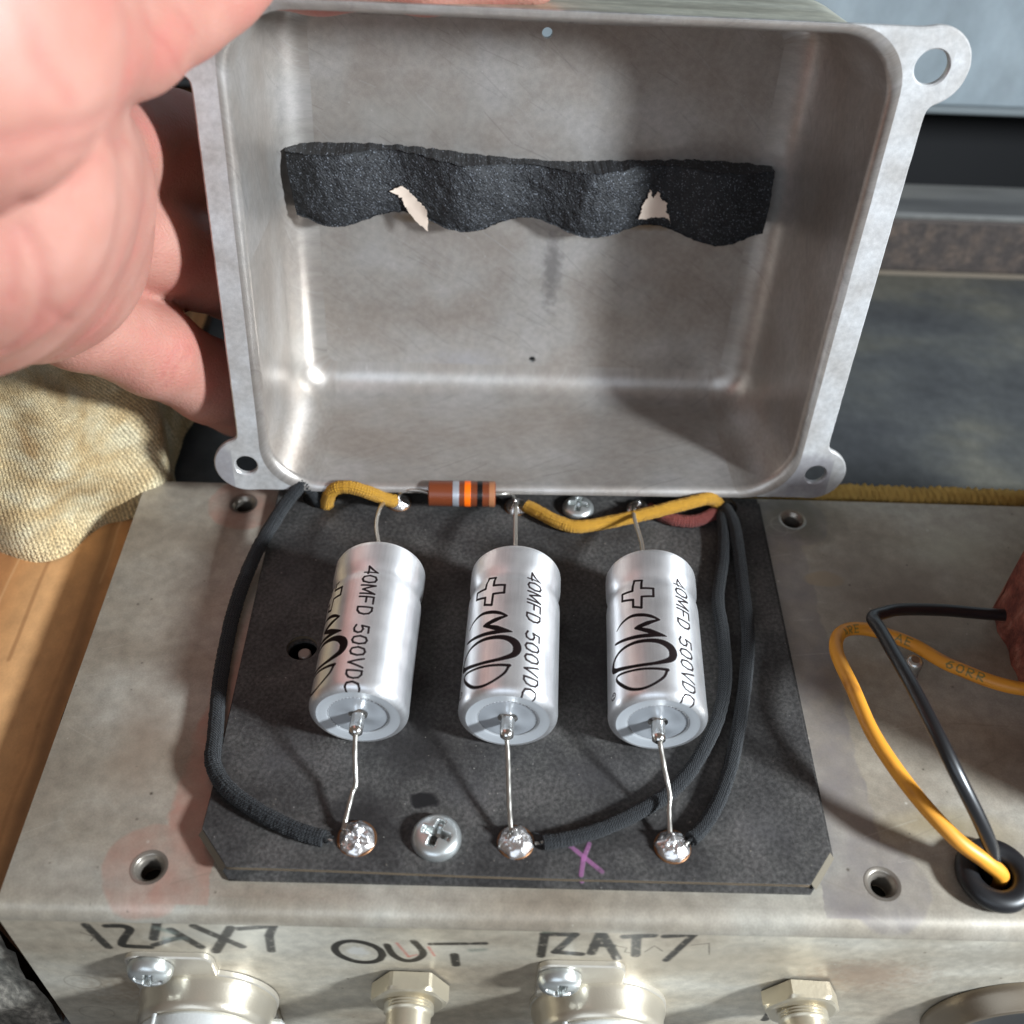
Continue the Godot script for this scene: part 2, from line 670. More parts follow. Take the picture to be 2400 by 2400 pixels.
# ------------------------------------------------------------------ background
func background() -> void:
	# bench under everything
	var cv := mottle(512, 512, 40, 0.012, 0.08, [C8(90, 90, 90), C8(112, 112, 112), C8(128, 127, 126), C8(150, 148, 144)], 0.3, 0.1)
	var b := MB.new()
	b.grid(1, 1, func(a, c): return Vector3(lerpf(-900, 900, a), -58, lerpf(-900, 700, c)), func(a, c): return Vector2(a * 14.0, c * 12.0), Vector3.UP)
	var o := part("bench_top_ground", b, tex(cv.texture(), 0.85), self)
	tag(o, "dark mottled grey bench surface under the chassis and plank", "bench", "", "structure")

	# dark steel sheet behind, with soft streaks
	cv = mottle(1024, 512, 51, 0.009, 0.06, [C8(66, 67, 69), C8(74, 75, 76), C8(80, 81, 81), C8(88, 88, 85), C8(100, 98, 90)], 0.08, 0.04, 2.0, 1.0)
	b = MB.new()
	b.grid(40, 12, func(a, c): return Vector3(lerpf(-420, 480, a), -12.0 + 0.5 * sin(a * 23.0) * c, lerpf(-58, -173, c)), func(a, c): return Vector2(a * 3.0, c * 0.7), Vector3.UP)
	b.ngon([Vector3(-420, -12, -58), Vector3(480, -12, -58), Vector3(480, -57, -58), Vector3(-420, -57, -58)], Vector3.BACK)
	var sheet := part("steel_tray", b, tex(cv.texture(), 0.5, 0.45), self)
	tag(sheet, "dark streaked steel sheet lying flat behind the opened cover", "metal sheet")

	var rail := thing("steel_rail", "dark rusty steel rail standing along the far edge of the steel sheet", "rail", Vector3(30, -12, -183))
	cv = mottle(512, 512, 57, 0.02, 0.09, [C8(50, 44, 42), C8(62, 54, 50), C8(78, 66, 58)], 0.24, 0.12)
	b = MB.new()
	b.box(Vector3(-450, 0.2, -10), Vector3(450, 20, 9), 1.2, 0.01)
	part("rail_face", b, tex(cv.texture(), 0.75, 0.2), rail)
	cv = mottle(512, 64, 58, 0.02, 0.05, [C8(70, 70, 70), C8(84, 84, 83), C8(96, 95, 92)], 0.1, 0.03, 4.0)
	b = MB.new()
	b.box(Vector3(-450, 20.01, -10), Vector3(450, 22.2, 9.6), 0.6, 0.006)
	part("rail_top", b, tex(cv.texture(), 0.8, 0.0), rail)
	b = MB.new()
	b.tube([Vector3(-450, 0.9, 10.2), Vector3(450, 0.9, 10.2)], 0.9, 8)
	part("weld_bead", b, std(C8(96, 86, 74), 0.85), rail)

	var cab := thing("tool_cabinet", "pale blue grey painted metal cabinet standing behind the cover", "cabinet", Vector3(30, -57, -230))
	cv = mottle(512, 256, 61, 0.008, 0.06, [C8(118, 127, 132), C8(124, 133, 138), C8(131, 139, 143)], 0.05, 0.02)
	b = MB.new()
	b.box(Vector3(-600, 86, -200), Vector3(600, 260, 22), 1.6, 0.004)
	part("door_panel", b, tex(cv.texture(), 0.5), cab)
	b = MB.new()
	b.box(Vector3(-600, 83.4, -200), Vector3(600, 86.2, 20.5), 0.6, 0.004)
	part("bottom_lip", b, std(C8(104, 110, 112), 0.6), cab)
	b = MB.new()
	b.box(Vector3(-600, 0, -210), Vector3(600, 83.2, -50), 1.0, 0.004)
	part("plinth", b, std(C8(20, 20, 22), 0.7), cab)

	# plank on the bench, at the chassis' left
	cv = mottle(1024, 1024, 71, 0.006, 0.05, [C8(164, 112, 68), C8(184, 132, 84), C8(196, 146, 96), C8(206, 158, 108)], 0.06, 0.02, 1.0, 9.0)
	var ring := noise(72, 0.004, 2)
	for y in 1024:
		for x in 1024:
			var g := sin((x + ring.get_noise_2d(x, y * 0.12) * 110.0) * 0.115)
			var k := 1.0 - 0.22 * maxf(0.0, g) ** 3
			var i := (y * 1024 + x) * 3
			cv.px[i] *= k
			cv.px[i + 1] *= k * 0.985
			cv.px[i + 2] *= k * 0.97
	cv.blob(Vector2(880, 800), Vector2(30, 26), C8(70, 44, 26), 0.9, 0.5, ring)
	var gr := RandomNumberGenerator.new()
	gr.seed = 74
	for i in 220:
		var q := Vector2(gr.randf() * 1024.0, gr.randf() * 1024.0)
		var e := q + Vector2(gr.randf_range(-8, 8), gr.randf_range(60, 380))
		cv.stroke([q, q.lerp(e, 0.5) + Vector2(gr.randf_range(-3, 3), 0), e], gr.randf_range(1.0, 3.6), C8(110, 70, 38) if gr.randf() < 0.75 else C8(226, 186, 140), gr.randf_range(0.2, 0.6), 1.6, ring)
	var plank := thing("wooden_plank", "rough sawn light wooden plank lying beside the chassis", "plank", Vector3(-150, -57, -60))
	var wob := noise(73, 0.05, 3)
	b = MB.new()
	# top, in the plank's own axes; the side towards the chassis is waney
	var edge := func(c: float) -> float: return 57.0 + wob.get_noise_1d(c * 300.0) * 0.8
	b.grid(24, 70, func(a, c): return Vector3(lerpf(-190, edge.call(c), a), 51.0 - 2.5 * smoothstep(0.93, 1.0, a), lerpf(-260, 112.0 + 9.0 * (1.0 - a) * 4.0, c)), func(a, c): return Vector2(a, c), Vector3.UP)
	part("sawn_face", b, tex(cv.texture(), 0.7), plank)
	b = MB.new()
	b.grid(90, 10, func(a, c): return Vector3(edge.call(a) + 2.0 * sin(c * PI) + wob.get_noise_2d(a * 900.0, c * 80.0) * 2.0 * sin(c * PI), lerpf(0, 48.5, c), lerpf(-260, 112, a)), func(a, c): return Vector2(a * 5.0, c), Vector3.RIGHT)
	cv = mottle(512, 256, 75, 0.02, 0.09, [C8(52, 34, 22), C8(92, 62, 38), C8(120, 84, 54)], 0.3, 0.1, 3.0)
	part("waney_edge", b, tex(cv.texture(), 0.9), plank)
	b = MB.new()
	b.grid(60, 12, func(a, c): return Vector3(lerpf(-190, 57, a), lerpf(0, 51, c), 112.0 + 36.0 * (1.0 - a) + wob.get_noise_2d(a * 600.0, c * 60.0) * 2.4 * sin(c * PI)), func(a, c): return Vector2(a * 3.0, c * 0.6), Vector3.BACK)
	cv = mottle(512, 256, 76, 0.02, 0.09, [C8(74, 72, 66), C8(106, 102, 94), C8(136, 130, 120)], 0.35, 0.12, 1.0, 4.0)
	part("weathered_end", b, tex(cv.texture(), 0.95), plank)

	knit_cloth()

	# yellow woven cord along the back of the chassis
	b = MB.new()
	var path := []
	for i in 301:
		path.append(Vector3(-20 + i * 0.6, -1.6 + 0.15 * sin(i * 0.31), -56.2 + 0.2 * sin(i * 0.17)))
	b.tube(path, func(t, a, l): return 2.5 * (1.0 + 0.13 * sin(a * 2.0 + l * 3.4) + 0.11 * sin(a * 3.0 - l * 4.1) + 0.05 * sin(l * 9.0 + a)), 20)
	var m := relief(std(C8(196, 158, 84), 0.95), mats.grit, 0.25, 160.0)
	var cord := part("woven_cord", b, m, self)
	tag(cord, "yellow woven cloth edging squeezed along the back of the chassis", "cloth edging")

	# paper wrapped transformer at the edge of the picture
	var tr := thing("transformer", "reddish brown paper wrapped transformer winding that the two plastic wires enter", "transformer", Vector3(146, 0.2, -17))
	cv = mottle(512, 256, 81, 0.015, 0.08, [C8(104, 52, 42), C8(128, 68, 54), C8(146, 84, 68), C8(166, 112, 94)], 0.16, 0.05)
	b = MB.new()
	b.grid(26, 18, func(a: float, c: float): return Vector3(-41.6 + 0.9 * wob.get_noise_2d(a * 90.0, c * 60.0) - 1.2 * sin(c * PI) * sin(a * PI), lerpf(0, 40, c), lerpf(-1.4, 46, a)), func(a: float, c: float): return Vector2(a, c), Vector3.LEFT)
	b.grid(26, 18, func(a: float, c: float): return Vector3(lerpf(-40.2, 30, a), lerpf(0, 40, c), -2.8 - 0.9 * sin(c * PI) * sin(a * PI)), func(a: float, c: float): return Vector2(a, c), Vector3.FORWARD)
	b.grid(6, 18, func(a: float, c: float): return Vector3(-40.2 - 1.4 * cos(a * PI / 2) + 0.0, lerpf(0, 40, c), -1.4 - 1.4 * sin(a * PI / 2)), func(a: float, c: float): return Vector2(a * 0.1, c), Vector3(-1, 0, -1))
	b.grid(20, 8, func(a: float, c: float): return Vector3(lerpf(-41.6, 30, a), 40.0 + 1.4 * sin(c * PI), lerpf(-2.8, 46, c)), func(a: float, c: float): return Vector2(a, c), Vector3.UP)
	part("paper_winding", b, relief(tex(cv.texture(), 0.8), mats.grit, 0.15), tr)
	b = MB.new()
	b.box(Vector3(-24, 0, 47.5), Vector3(60, 46, 60), 0.6)
	part("iron_core", b, std(C8(50, 50, 54), 0.5, 0.6), tr)


func knit_cloth() -> void:
	# knit relief and colour: loops in columns
	var sz := 256
	var im := Image.create(sz, sz, false, Image.FORMAT_L8)
	var wob := noise(90, 0.03, 3)
	for y in sz:
		for x in sz:
			var fx := fposmod(x / 16.0 + wob.get_noise_2d(x, y) * 0.35, 1.0)
			var row := y / 12.8 + (0.18 if fx < 0.5 else -0.18) + wob.get_noise_2d(x + 900, y) * 0.5
			var fy := fposmod(row + absf(fx - 0.5), 1.0)
			var q := sin(fx * PI) ** 0.7 * 0.45 + sin(fy * PI) ** 0.8 * 0.55
			im.set_pixel(x, y, Color(q, q, q))
	var cv := mottle(1024, 1024, 91, 0.008, 0.09, [C8(208, 178, 132), C8(222, 196, 152), C8(230, 208, 168), C8(236, 220, 186)], 0.12, 0.05)
	cv.blob(Vector2(700, 560), Vector2(22, 16), C8(90, 78, 66), 0.8, 0.5, wob)
	cv.blob(Vector2(380, 420), Vector2(26, 90), C8(190, 140, 84), 0.5, 0.8, wob)
	var by := im.get_data()
	for y in 1024:
		for x in 1024:
			var k := 0.36 + 0.74 * by[((y * 2) % sz) * sz + (x * 2) % sz] / 255.0
			var i := (y * 1024 + x) * 3
			cv.px[i] *= k
			cv.px[i + 1] *= k * 0.995
			cv.px[i + 2] *= k * 0.97
	var m := tex(cv.texture(), 0.95)
	var b := MB.new()
	var fold := noise(93, 0.9, 2)
	var ce := Vector3(-129, -7, -73)
	b.grid(150, 90, func(a: float, c: float):
		var th: float = a * TAU
		var ph: float = c * PI * 0.5
		var q := Vector2(cos(th), sin(th))
		q = Vector2(signf(q.x) * pow(absf(q.x), 0.8), signf(q.y) * pow(absf(q.y), 0.8))
		var sp: float = pow(sin(ph), 0.7)
		var r := Vector3(44.0 * q.x * sp, 34.0 * pow(cos(ph), 0.75), 42.0 * q.y * sp)
		var wv: float = 3.2 * sin(th * 8.0 + 1.5 * sin(ph * 3.0)) * sp + 2.2 * fold.get_noise_3d(q.x * 2.0, q.y * 2.0, ph * 2.0) * sp
		r += Vector3(q.x, 0.35, q.y) * wv
		# the pocket-like crease near the chassis corner
		var g: float = exp(-pow((th - 1.02) / 0.2, 2.0)) * smoothstep(0.5, 0.95, ph / (PI * 0.5)) * (1.0 - smoothstep(0.95, 1.0, c))
		r -= Vector3(q.x, 0, q.y) * 5.0 * g
		return ce + r, func(a, c): return Vector2(a * 2.2, c * 0.8), Vector3.ZERO, true)
	relief(m, m.albedo_texture, 0.9)
	var o := part("knit_cloth", b, m, self)
	tag(o, "bunched tan knitted cloth lying under the fingers beside the chassis", "cloth")


# ------------------------------------------------------------------ chassis
const HOLES := [Vector2(-65, 45.5), Vector2(65, 45.5), Vector2(-65, -45.5), Vector2(65, -45.5)]


func chassis() -> void:
	var ch := thing("amplifier_chassis", "worn grey steel amplifier chassis under the black fibre board", "chassis")
	var W := 1240
	var H := 576
	var x0 := -92.0
	var z0 := -55.0
	var pm := W / 240.0
	var cv := mottle(W, H, 101, 0.006, 0.05, [C8(144, 133, 118), C8(152, 142, 127), C8(157, 148, 134), C8(162, 154, 141), C8(169, 163, 151)], 0.07, 0.045, 1.3, 1.0, 0.08)
	var rg := noise(102, 0.02, 4)
	var rf := noise(103, 0.012, 3)
	# where the cover's rim and ears sat: pinkish on one side, violet grey on the other
	for y in H:
		for x in W:
			var px := x / pm + x0
			var pz := y / pm + z0
			var w := rg.get_noise_2d(x, y) * 1.6
			var ax := absf(px) + w
			var ink := 0.0
			if ax > 54.0 and ax < 66.3 and absf(pz) < 51.5:
				ink = clampf((66.3 - ax) / 0.5, 0.0, 1.0)
			if px < 0.0:
				ink *= smoothstep(-36.0, 30.0, pz) * clampf((62.5 - absf(px) + (pz - 10.0) * 0.06 + w) / 1.0, 0.0, 1.0)
			for hp in HOLES:
				var d: float = Vector2(px, pz).distance_to(hp) + w * 0.5
				ink = maxf(ink, clampf((8.6 - d) / 0.6, 0.0, 1.0) * 0.75)
			if ink > 0.0:
				var i := (y * W + x) * 3
				var t := C8(176, 122, 106) if px < 0.0 else C8(120, 114, 116)
				var k := ink * (0.42 + 0.3 * rf.get_noise_2d(x * 2.0, y * 2.0))
				cv.px[i] = lerpf(cv.px[i], t.r, k)
				cv.px[i + 1] = lerpf(cv.px[i + 1], t.g, k)
				cv.px[i + 2] = lerpf(cv.px[i + 2], t.b, k)
	var P := func(x: float, z: float) -> Vector2: return Vector2((x - x0) * pm, (z - z0) * pm)
	# worn and stained places
	cv.blob(P.call(66, -46), Vector2(60, 44), C8(92, 86, 70), 0.6, 0.6, rg)
	cv.blob(P.call(69, -27), Vector2(30, 12), C8(166, 148, 122), 0.8, 0.2, rg)
	cv.blob(P.call(84, -22), Vector2(130, 80), C8(112, 98, 86), 0.6, 0.9, rf)
	cv.blob(P.call(100, -38), Vector2(90, 40), C8(172, 168, 150), 0.5, 0.8, rf)
	cv.blob(P.call(80, 34), Vector2(70, 26), C8(148, 130, 94), 0.55, 0.8, rf)
	cv.blob(P.call(-72, 20), Vector2(46, 60), C8(136, 116, 98), 0.45, 0.9, rf)
	cv.blob(P.call(-78, 36), Vector2(34, 18), C8(176, 172, 158), 0.45, 0.14, rg, 0.16)
	for r in [[63.0, -44.0, 15.0], [60.5, -42.0, 11.0]]:
		cv.blob(P.call(r[0], r[1]), Vector2(r[2] * 1.3, r[2]), C8(196, 192, 180), 0.5, 0.1, null, 0.14)
	var rng := RandomNumberGenerator.new()
	rng.seed = 9
	for i in 120:
		var q := Vector2(rng.randf() * W, rng.randf() * H)
		cv.blob(q, Vector2.ONE * rng.randf_range(0.8, 2.2), C8(60, 52, 44) if rng.randf() < 0.6 else C8(206, 200, 188), rng.randf_range(0.3, 0.9), 0.8)
	for i in 260:
		var q := Vector2(rng.randf() * W, rng.randf() * H)
		var e := q + Vector2.from_angle(rng.randf_range(-0.5, 0.5)) * rng.randf_range(8, 70)
		cv.stroke([q, e], rng.randf_range(0.6, 1.2), C8(196, 190, 178) if rng.randf() < 0.6 else C8(120, 112, 98), rng.randf_range(0.1, 0.34))
	var top_tex := cv.texture()
	var top_m := tex(top_tex, 0.42, 0.3)
	relief(top_m, top_tex, 0.015)
	var uvf := func(p: Vector2) -> Vector2: return Vector2((p.x - x0) / 240.0, (p.y - z0) / (H / pm))

	var holes := []
	for hp in HOLES:
		holes.append(circle(hp.x, hp.y, 3.0, 32))
	holes.append(circle(85.0, 44.2, 4.4, 28))
	holes.append(circle(-44.9, -2.4, 3.6, 28))
	var b := MB.new()
	b.plate(dense(PackedVector2Array([Vector2(-89.3, -52.3), Vector2(146, -52.3), Vector2(146, 50.6), Vector2(-89.3, 50.6)]), 4.0), holes, func(p, t): return Vector3(p.x, (t - 1.0) * 1.0, p.y), 7.0, uvf, 0.0, false)
	# bends along the front and the back
	var bend := func(a: float, c: float, sgn: float, zc: float) -> Vector3:
		var an := c * PI / 2
		return Vector3(lerpf(-89.3, 146, a), -3.4 + 3.4 * cos(an), zc + sgn * 3.4 * sin(an))
	b.grid(40, 10, func(a, c): return bend.call(a, c, 1.0, 50.6) + Vector3(0, 0.10 * sin(a * 31.0), 0) * sin(c * PI), func(a, c): return uvf.call(Vector2(lerpf(-89.3, 146, a), 50.6 + c * 4.0)), Vector3(0, 1, 1))
	part("top_panel", b, top_m, ch)
	# threaded screw holes
	for hp in HOLES:
		b = MB.new()
		var prof := [Vector2(3.3, 0.03), Vector2(2.7, -0.05), Vector2(2.45, -0.35), Vector2(2.2, -1.0)]
		for k in 9:
			prof.append(Vector2(1.85 if k % 2 == 0 else 2.15, -1.2 - k * 0.42))
		b.lathe(prof, Transform3D(Basis(Vector3.RIGHT, -PI / 2), Vector3(hp.x, 0.03, hp.y)), 28, -2.0)
		part("screw_hole", b, mats.hole_steel, ch)
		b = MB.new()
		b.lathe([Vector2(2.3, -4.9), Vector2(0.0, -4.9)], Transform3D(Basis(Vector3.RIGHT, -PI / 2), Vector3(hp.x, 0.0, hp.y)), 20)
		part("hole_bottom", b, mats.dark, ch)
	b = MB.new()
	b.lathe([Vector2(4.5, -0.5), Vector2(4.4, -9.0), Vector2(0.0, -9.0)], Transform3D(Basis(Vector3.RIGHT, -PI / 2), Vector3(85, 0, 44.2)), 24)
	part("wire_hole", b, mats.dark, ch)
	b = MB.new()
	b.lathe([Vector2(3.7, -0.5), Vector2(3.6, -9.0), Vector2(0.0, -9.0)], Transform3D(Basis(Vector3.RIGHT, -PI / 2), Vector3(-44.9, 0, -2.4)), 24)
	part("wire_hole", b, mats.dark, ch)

	# front panel with the handwriting
	W = 1440
	H = 342
	cv = mottle(W, H, 111, 0.007, 0.05, [C8(166, 154, 136), C8(178, 168, 150), C8(186, 178, 162), C8(194, 188, 174)], 0.08, 0.035, 2.5, 1.0)
	var Q := func(p: Vector2) -> Vector2: return Vector2((p.x + 92.0) * 6.0, -p.y * 6.0)
	var mk := noise(112, 0.09, 3)
	for q in [[-52.0, -8.0, 16.0, 5.0, 176, 172, 160], [30.0, -14.0, 30.0, 8.0, 178, 166, 146], [-66.0, -34.0, 18.0, 12.0, 134, 112, 90], [66.0, -20.0, 14.0, 9.0, 150, 122, 100], [-8.0, -14.0, 16.0, 5.0, 190, 182, 166], [90.0, -10.0, 30.0, 6.0, 150, 142, 128]]:
		cv.blob(Q.call(Vector2(q[0], q[1])), Vector2(q[2] * 6.0, q[3] * 6.0), C8(q[4], q[5], q[6]), 0.55, 0.8, mk)
	cv.blob(Q.call(Vector2(-28.5, -13.5)), Vector2(16, 14), C8(206, 204, 198), 0.8, 0.5, mk)
	var V := func(a: float, c: float) -> Vector2: return Vector2(a, c)
	var ink := C8(48, 44, 38)
	var pen := [
		[1.5, [V.call(-74.9, -4.6), V.call(-73.0, -13.3)]],
		[1.3, [V.call(-71.5, -4.8), V.call(-68.5, -4.7), V.call(-67.6, -6.1), V.call(-69.3, -9.4), V.call(-70.3, -12.2), V.call(-68.7, -12.8), V.call(-65.4, -13.0)]],
		[1.5, [V.call(-62.4, -3.3), V.call(-64.2, -9.5)]], [1.2, [V.call(-64.6, -12.1), V.call(-59.4, -8.6)]], [1.6, [V.call(-60.4, -5.7), V.call(-56.4, -12.5)]],
		[1.5, [V.call(-56.2, -4.1), V.call(-49.0, -12.1)]], [1.6, [V.call(-49.9, -4.5), V.call(-54.0, -14.3)]],
		[1.4, [V.call(-48.5, -4.8), V.call(-42.4, -3.4), V.call(-43.6, -7.4), V.call(-44.0, -13.8)]],
		[1.15, [V.call(-24.1, -15.0), V.call(-24.8, -17.1), V.call(-26.4, -18.3), V.call(-28.6, -18.3), V.call(-30.7, -16.9), V.call(-32.1, -14.8), V.call(-32.5, -12.3), V.call(-31.7, -10.3), V.call(-30.1, -9.2), V.call(-28.0, -9.3), V.call(-26.0, -10.5), V.call(-24.5, -12.6), V.call(-24.1, -15.0)]],
		[1.15, [V.call(-23.1, -10.4), V.call(-22.2, -14.7), V.call(-20.2, -17.2), V.call(-18.0, -16.6), V.call(-16.7, -13.5), V.call(-18.3, -8.5)]],
		[1.0, [V.call(-15.3, -9.6), V.call(-5.6, -8.7)]], [1.5, [V.call(-11.1, -14.1), V.call(-10.8, -18.5)]],
		[1.5, [V.call(4.7, -4.9), V.call(4.5, -13.3)]], [1.4, [V.call(4.5, -4.3), V.call(10.0, -4.2), V.call(7.0, -11.5), V.call(11.7, -12.1)]],
		[1.6, [V.call(13.5, -11.6), V.call(14.4, -2.8), V.call(18.3, -13.5)]], [1.2, [V.call(13.5, -8.2), V.call(17.1, -8.4)]],
		[1.5, [V.call(18.7, -4.6), V.call(23.7, -3.9)]], [1.6, [V.call(20.8, -4.5), V.call(21.5, -12.0)]], [1.3, [V.call(25.7, -4.2), V.call(30.7, -3.2), V.call(27.3, -13.9)]],
		[1.5, [V.call(51.0, -42.3), V.call(51.3, -39.4), V.call(52.4, -38.0)]], [1.5, [V.call(53.8, -38.8), V.call(55.2, -38.3), V.call(57.0, -41.5)]],
	]
	for s in pen:
		var pts := []
		for p in s[1]:
			pts.append(Q.call(p))
		if pts.size() > 5:
			var fp := []
			for k in pts.size() - 1:
				for e in 5:
					fp.append(pts[k].cubic_interpolate(pts[k + 1], pts[maxi(k - 1, 0)], pts[mini(k + 2, pts.size() - 1)], e / 5.0))
			fp.append(pts[-1])
			pts = fp
		cv.stroke(pts, s[0] * 6.4, ink, 0.9, 2.6, mk)
	# smeared ink, pencil and red chalk
	for s in [[0.9, [V.call(-63, -5), V.call(-60, -7)], C8(120, 132, 122)], [0.9, [V.call(-62, -9.5), V.call(-58.5, -9)], C8(110, 120, 112)], [0.8, [V.call(-8, -11.8), V.call(-5.8, -11.4)], C8(128, 132, 120)], [0.8, [V.call(4.6, -3.4), V.call(6.8, -2.6)], C8(96, 108, 92)]]:
		cv.stroke([Q.call(s[1][0]), Q.call(s[1][1])], s[0] * 8.0, s[2], 0.7, 6.0, mk)
	for s in [[V.call(-21.3, -9.5), V.call(-19.4, -15.4), V.call(-17.9, -14.5)], [V.call(-15.7, -10.9), V.call(-14.7, -14.7)]]:
		var pts := []
		for p in s:
			pts.append(Q.call(p))
		cv.stroke(pts, 3.0, C8(196, 120, 108), 0.75, 2.0, mk)
	for s in [[V.call(30.8, -7.5), V.call(33.9, -6.6), V.call(34.7, -11.4)], [V.call(17.8, -8.4), V.call(19.6, -9.1), V.call(19.4, -10.8), V.call(20.6, -11.2)], [V.call(23.0, -10.6), V.call(24.4, -8.0), V.call(26.1, -10.1)], [V.call(-76.5, -7.5), V.call(-74.5, -9.2), V.call(-75.5, -11)]]:
		var pts := []
		for p in s:
			pts.append(Q.call(p))
		cv.stroke(pts, 1.6, C8(104, 96, 84), 0.8, 1.2, mk)
	for q in [Vector2(-81.5, -29.5), Vector2(-82.5, -45)]:
		cv.blob(Q.call(q), Vector2(22, 20), C8(104, 92, 78), 0.7, 0.1, null, 0.12)
	for i in 90:
		var q := Vector2(rng.randf() * W, rng.randf() * H)
		cv.blob(q, Vector2.ONE * rng.randf_range(0.8, 2.4), C8(90, 78, 64) if rng.randf() < 0.5 else C8(206, 200, 188), rng.randf_range(0.2, 0.7), 0.8)
	var ft := cv.texture()
	b = MB.new()
	b.grid(60, 16, func(a, c): return Vector3(lerpf(-89.3, 146, a), lerpf(-3.4, -56, c), 54.0 + 0.25 * sin(a * 17.0) * sin(c * PI)), func(a, c): return Vector2((lerpf(-89.3, 146, a) + 92.0) / 240.0, lerpf(3.4, 56, c) / 57.0), Vector3.BACK)
	part("front_panel", b, relief(tex(ft, 0.45, 0.3), ft, 0.012), ch)
	# the other sides
	b = MB.new()
	b.grid(2, 2, func(a, c): return Vector3(-89.3, lerpf(-0.01, -56, c), lerpf(-52.3, 53.9, a)), null, Vector3.LEFT)
	part("end_panel", b, std(C8(140, 134, 122), 0.5, 0.4), ch)
	b = MB.new()
	b.grid(2, 2, func(a, c): return Vector3(146, lerpf(-0.01, -56, c), lerpf(-52.3, 53.9, a)), null, Vector3.RIGHT)
	part("end_panel", b, std(C8(140, 134, 122), 0.5, 0.4), ch)
	b = MB.new()
	b.grid(2, 2, func(a, c): return Vector3(lerpf(-89.3, 146, a), lerpf(-0.01, -56, c), -52.3), null, Vector3.FORWARD)
	part("back_panel", b, std(C8(140, 134, 122), 0.5, 0.4), ch)
	# stud that pokes up between the plastic wires
	b = MB.new()
	var prof := [Vector2(2.0, 0)]
	for k in 12:
		prof.append(Vector2(1.45 if k % 2 == 0 else 1.8, 0.3 + k * 0.36))
	prof.append(Vector2(1.2, 4.8))
	prof.append(Vector2(0, 4.9))
	prof.reverse()
	b.lathe(prof, Transform3D(Basis(Vector3.RIGHT, -PI / 2), Vector3.ZERO), 24, -2.0)
	var st := thing("screw_stud", "threaded steel screw end poking up behind the black plastic wire", "screw", Vector3(81.5, 0.02, -1.0))
	part("thread", b, mats.zinc, st)
	b = MB.new()
	b.lathe([Vector2(0.9, 4.93), Vector2(0, 4.93)], Transform3D(Basis(Vector3.RIGHT, -PI / 2), Vector3.ZERO), 16)
	part("tip", b, std(C8(120, 96, 76), 0.6), st)


# ------------------------------------------------------------------ fibre boards
func board_outline(g := 0.0) -> PackedVector2Array:
	return PackedVector2Array([Vector2(-57 - g, -50.5), Vector2(57 + g, -50.5), Vector2(56.2 + g, 40.6), Vector2(51.4, 46.9 + g), Vector2(-50.8, 46.7 + g), Vector2(-56.6 - g, 39.4)])


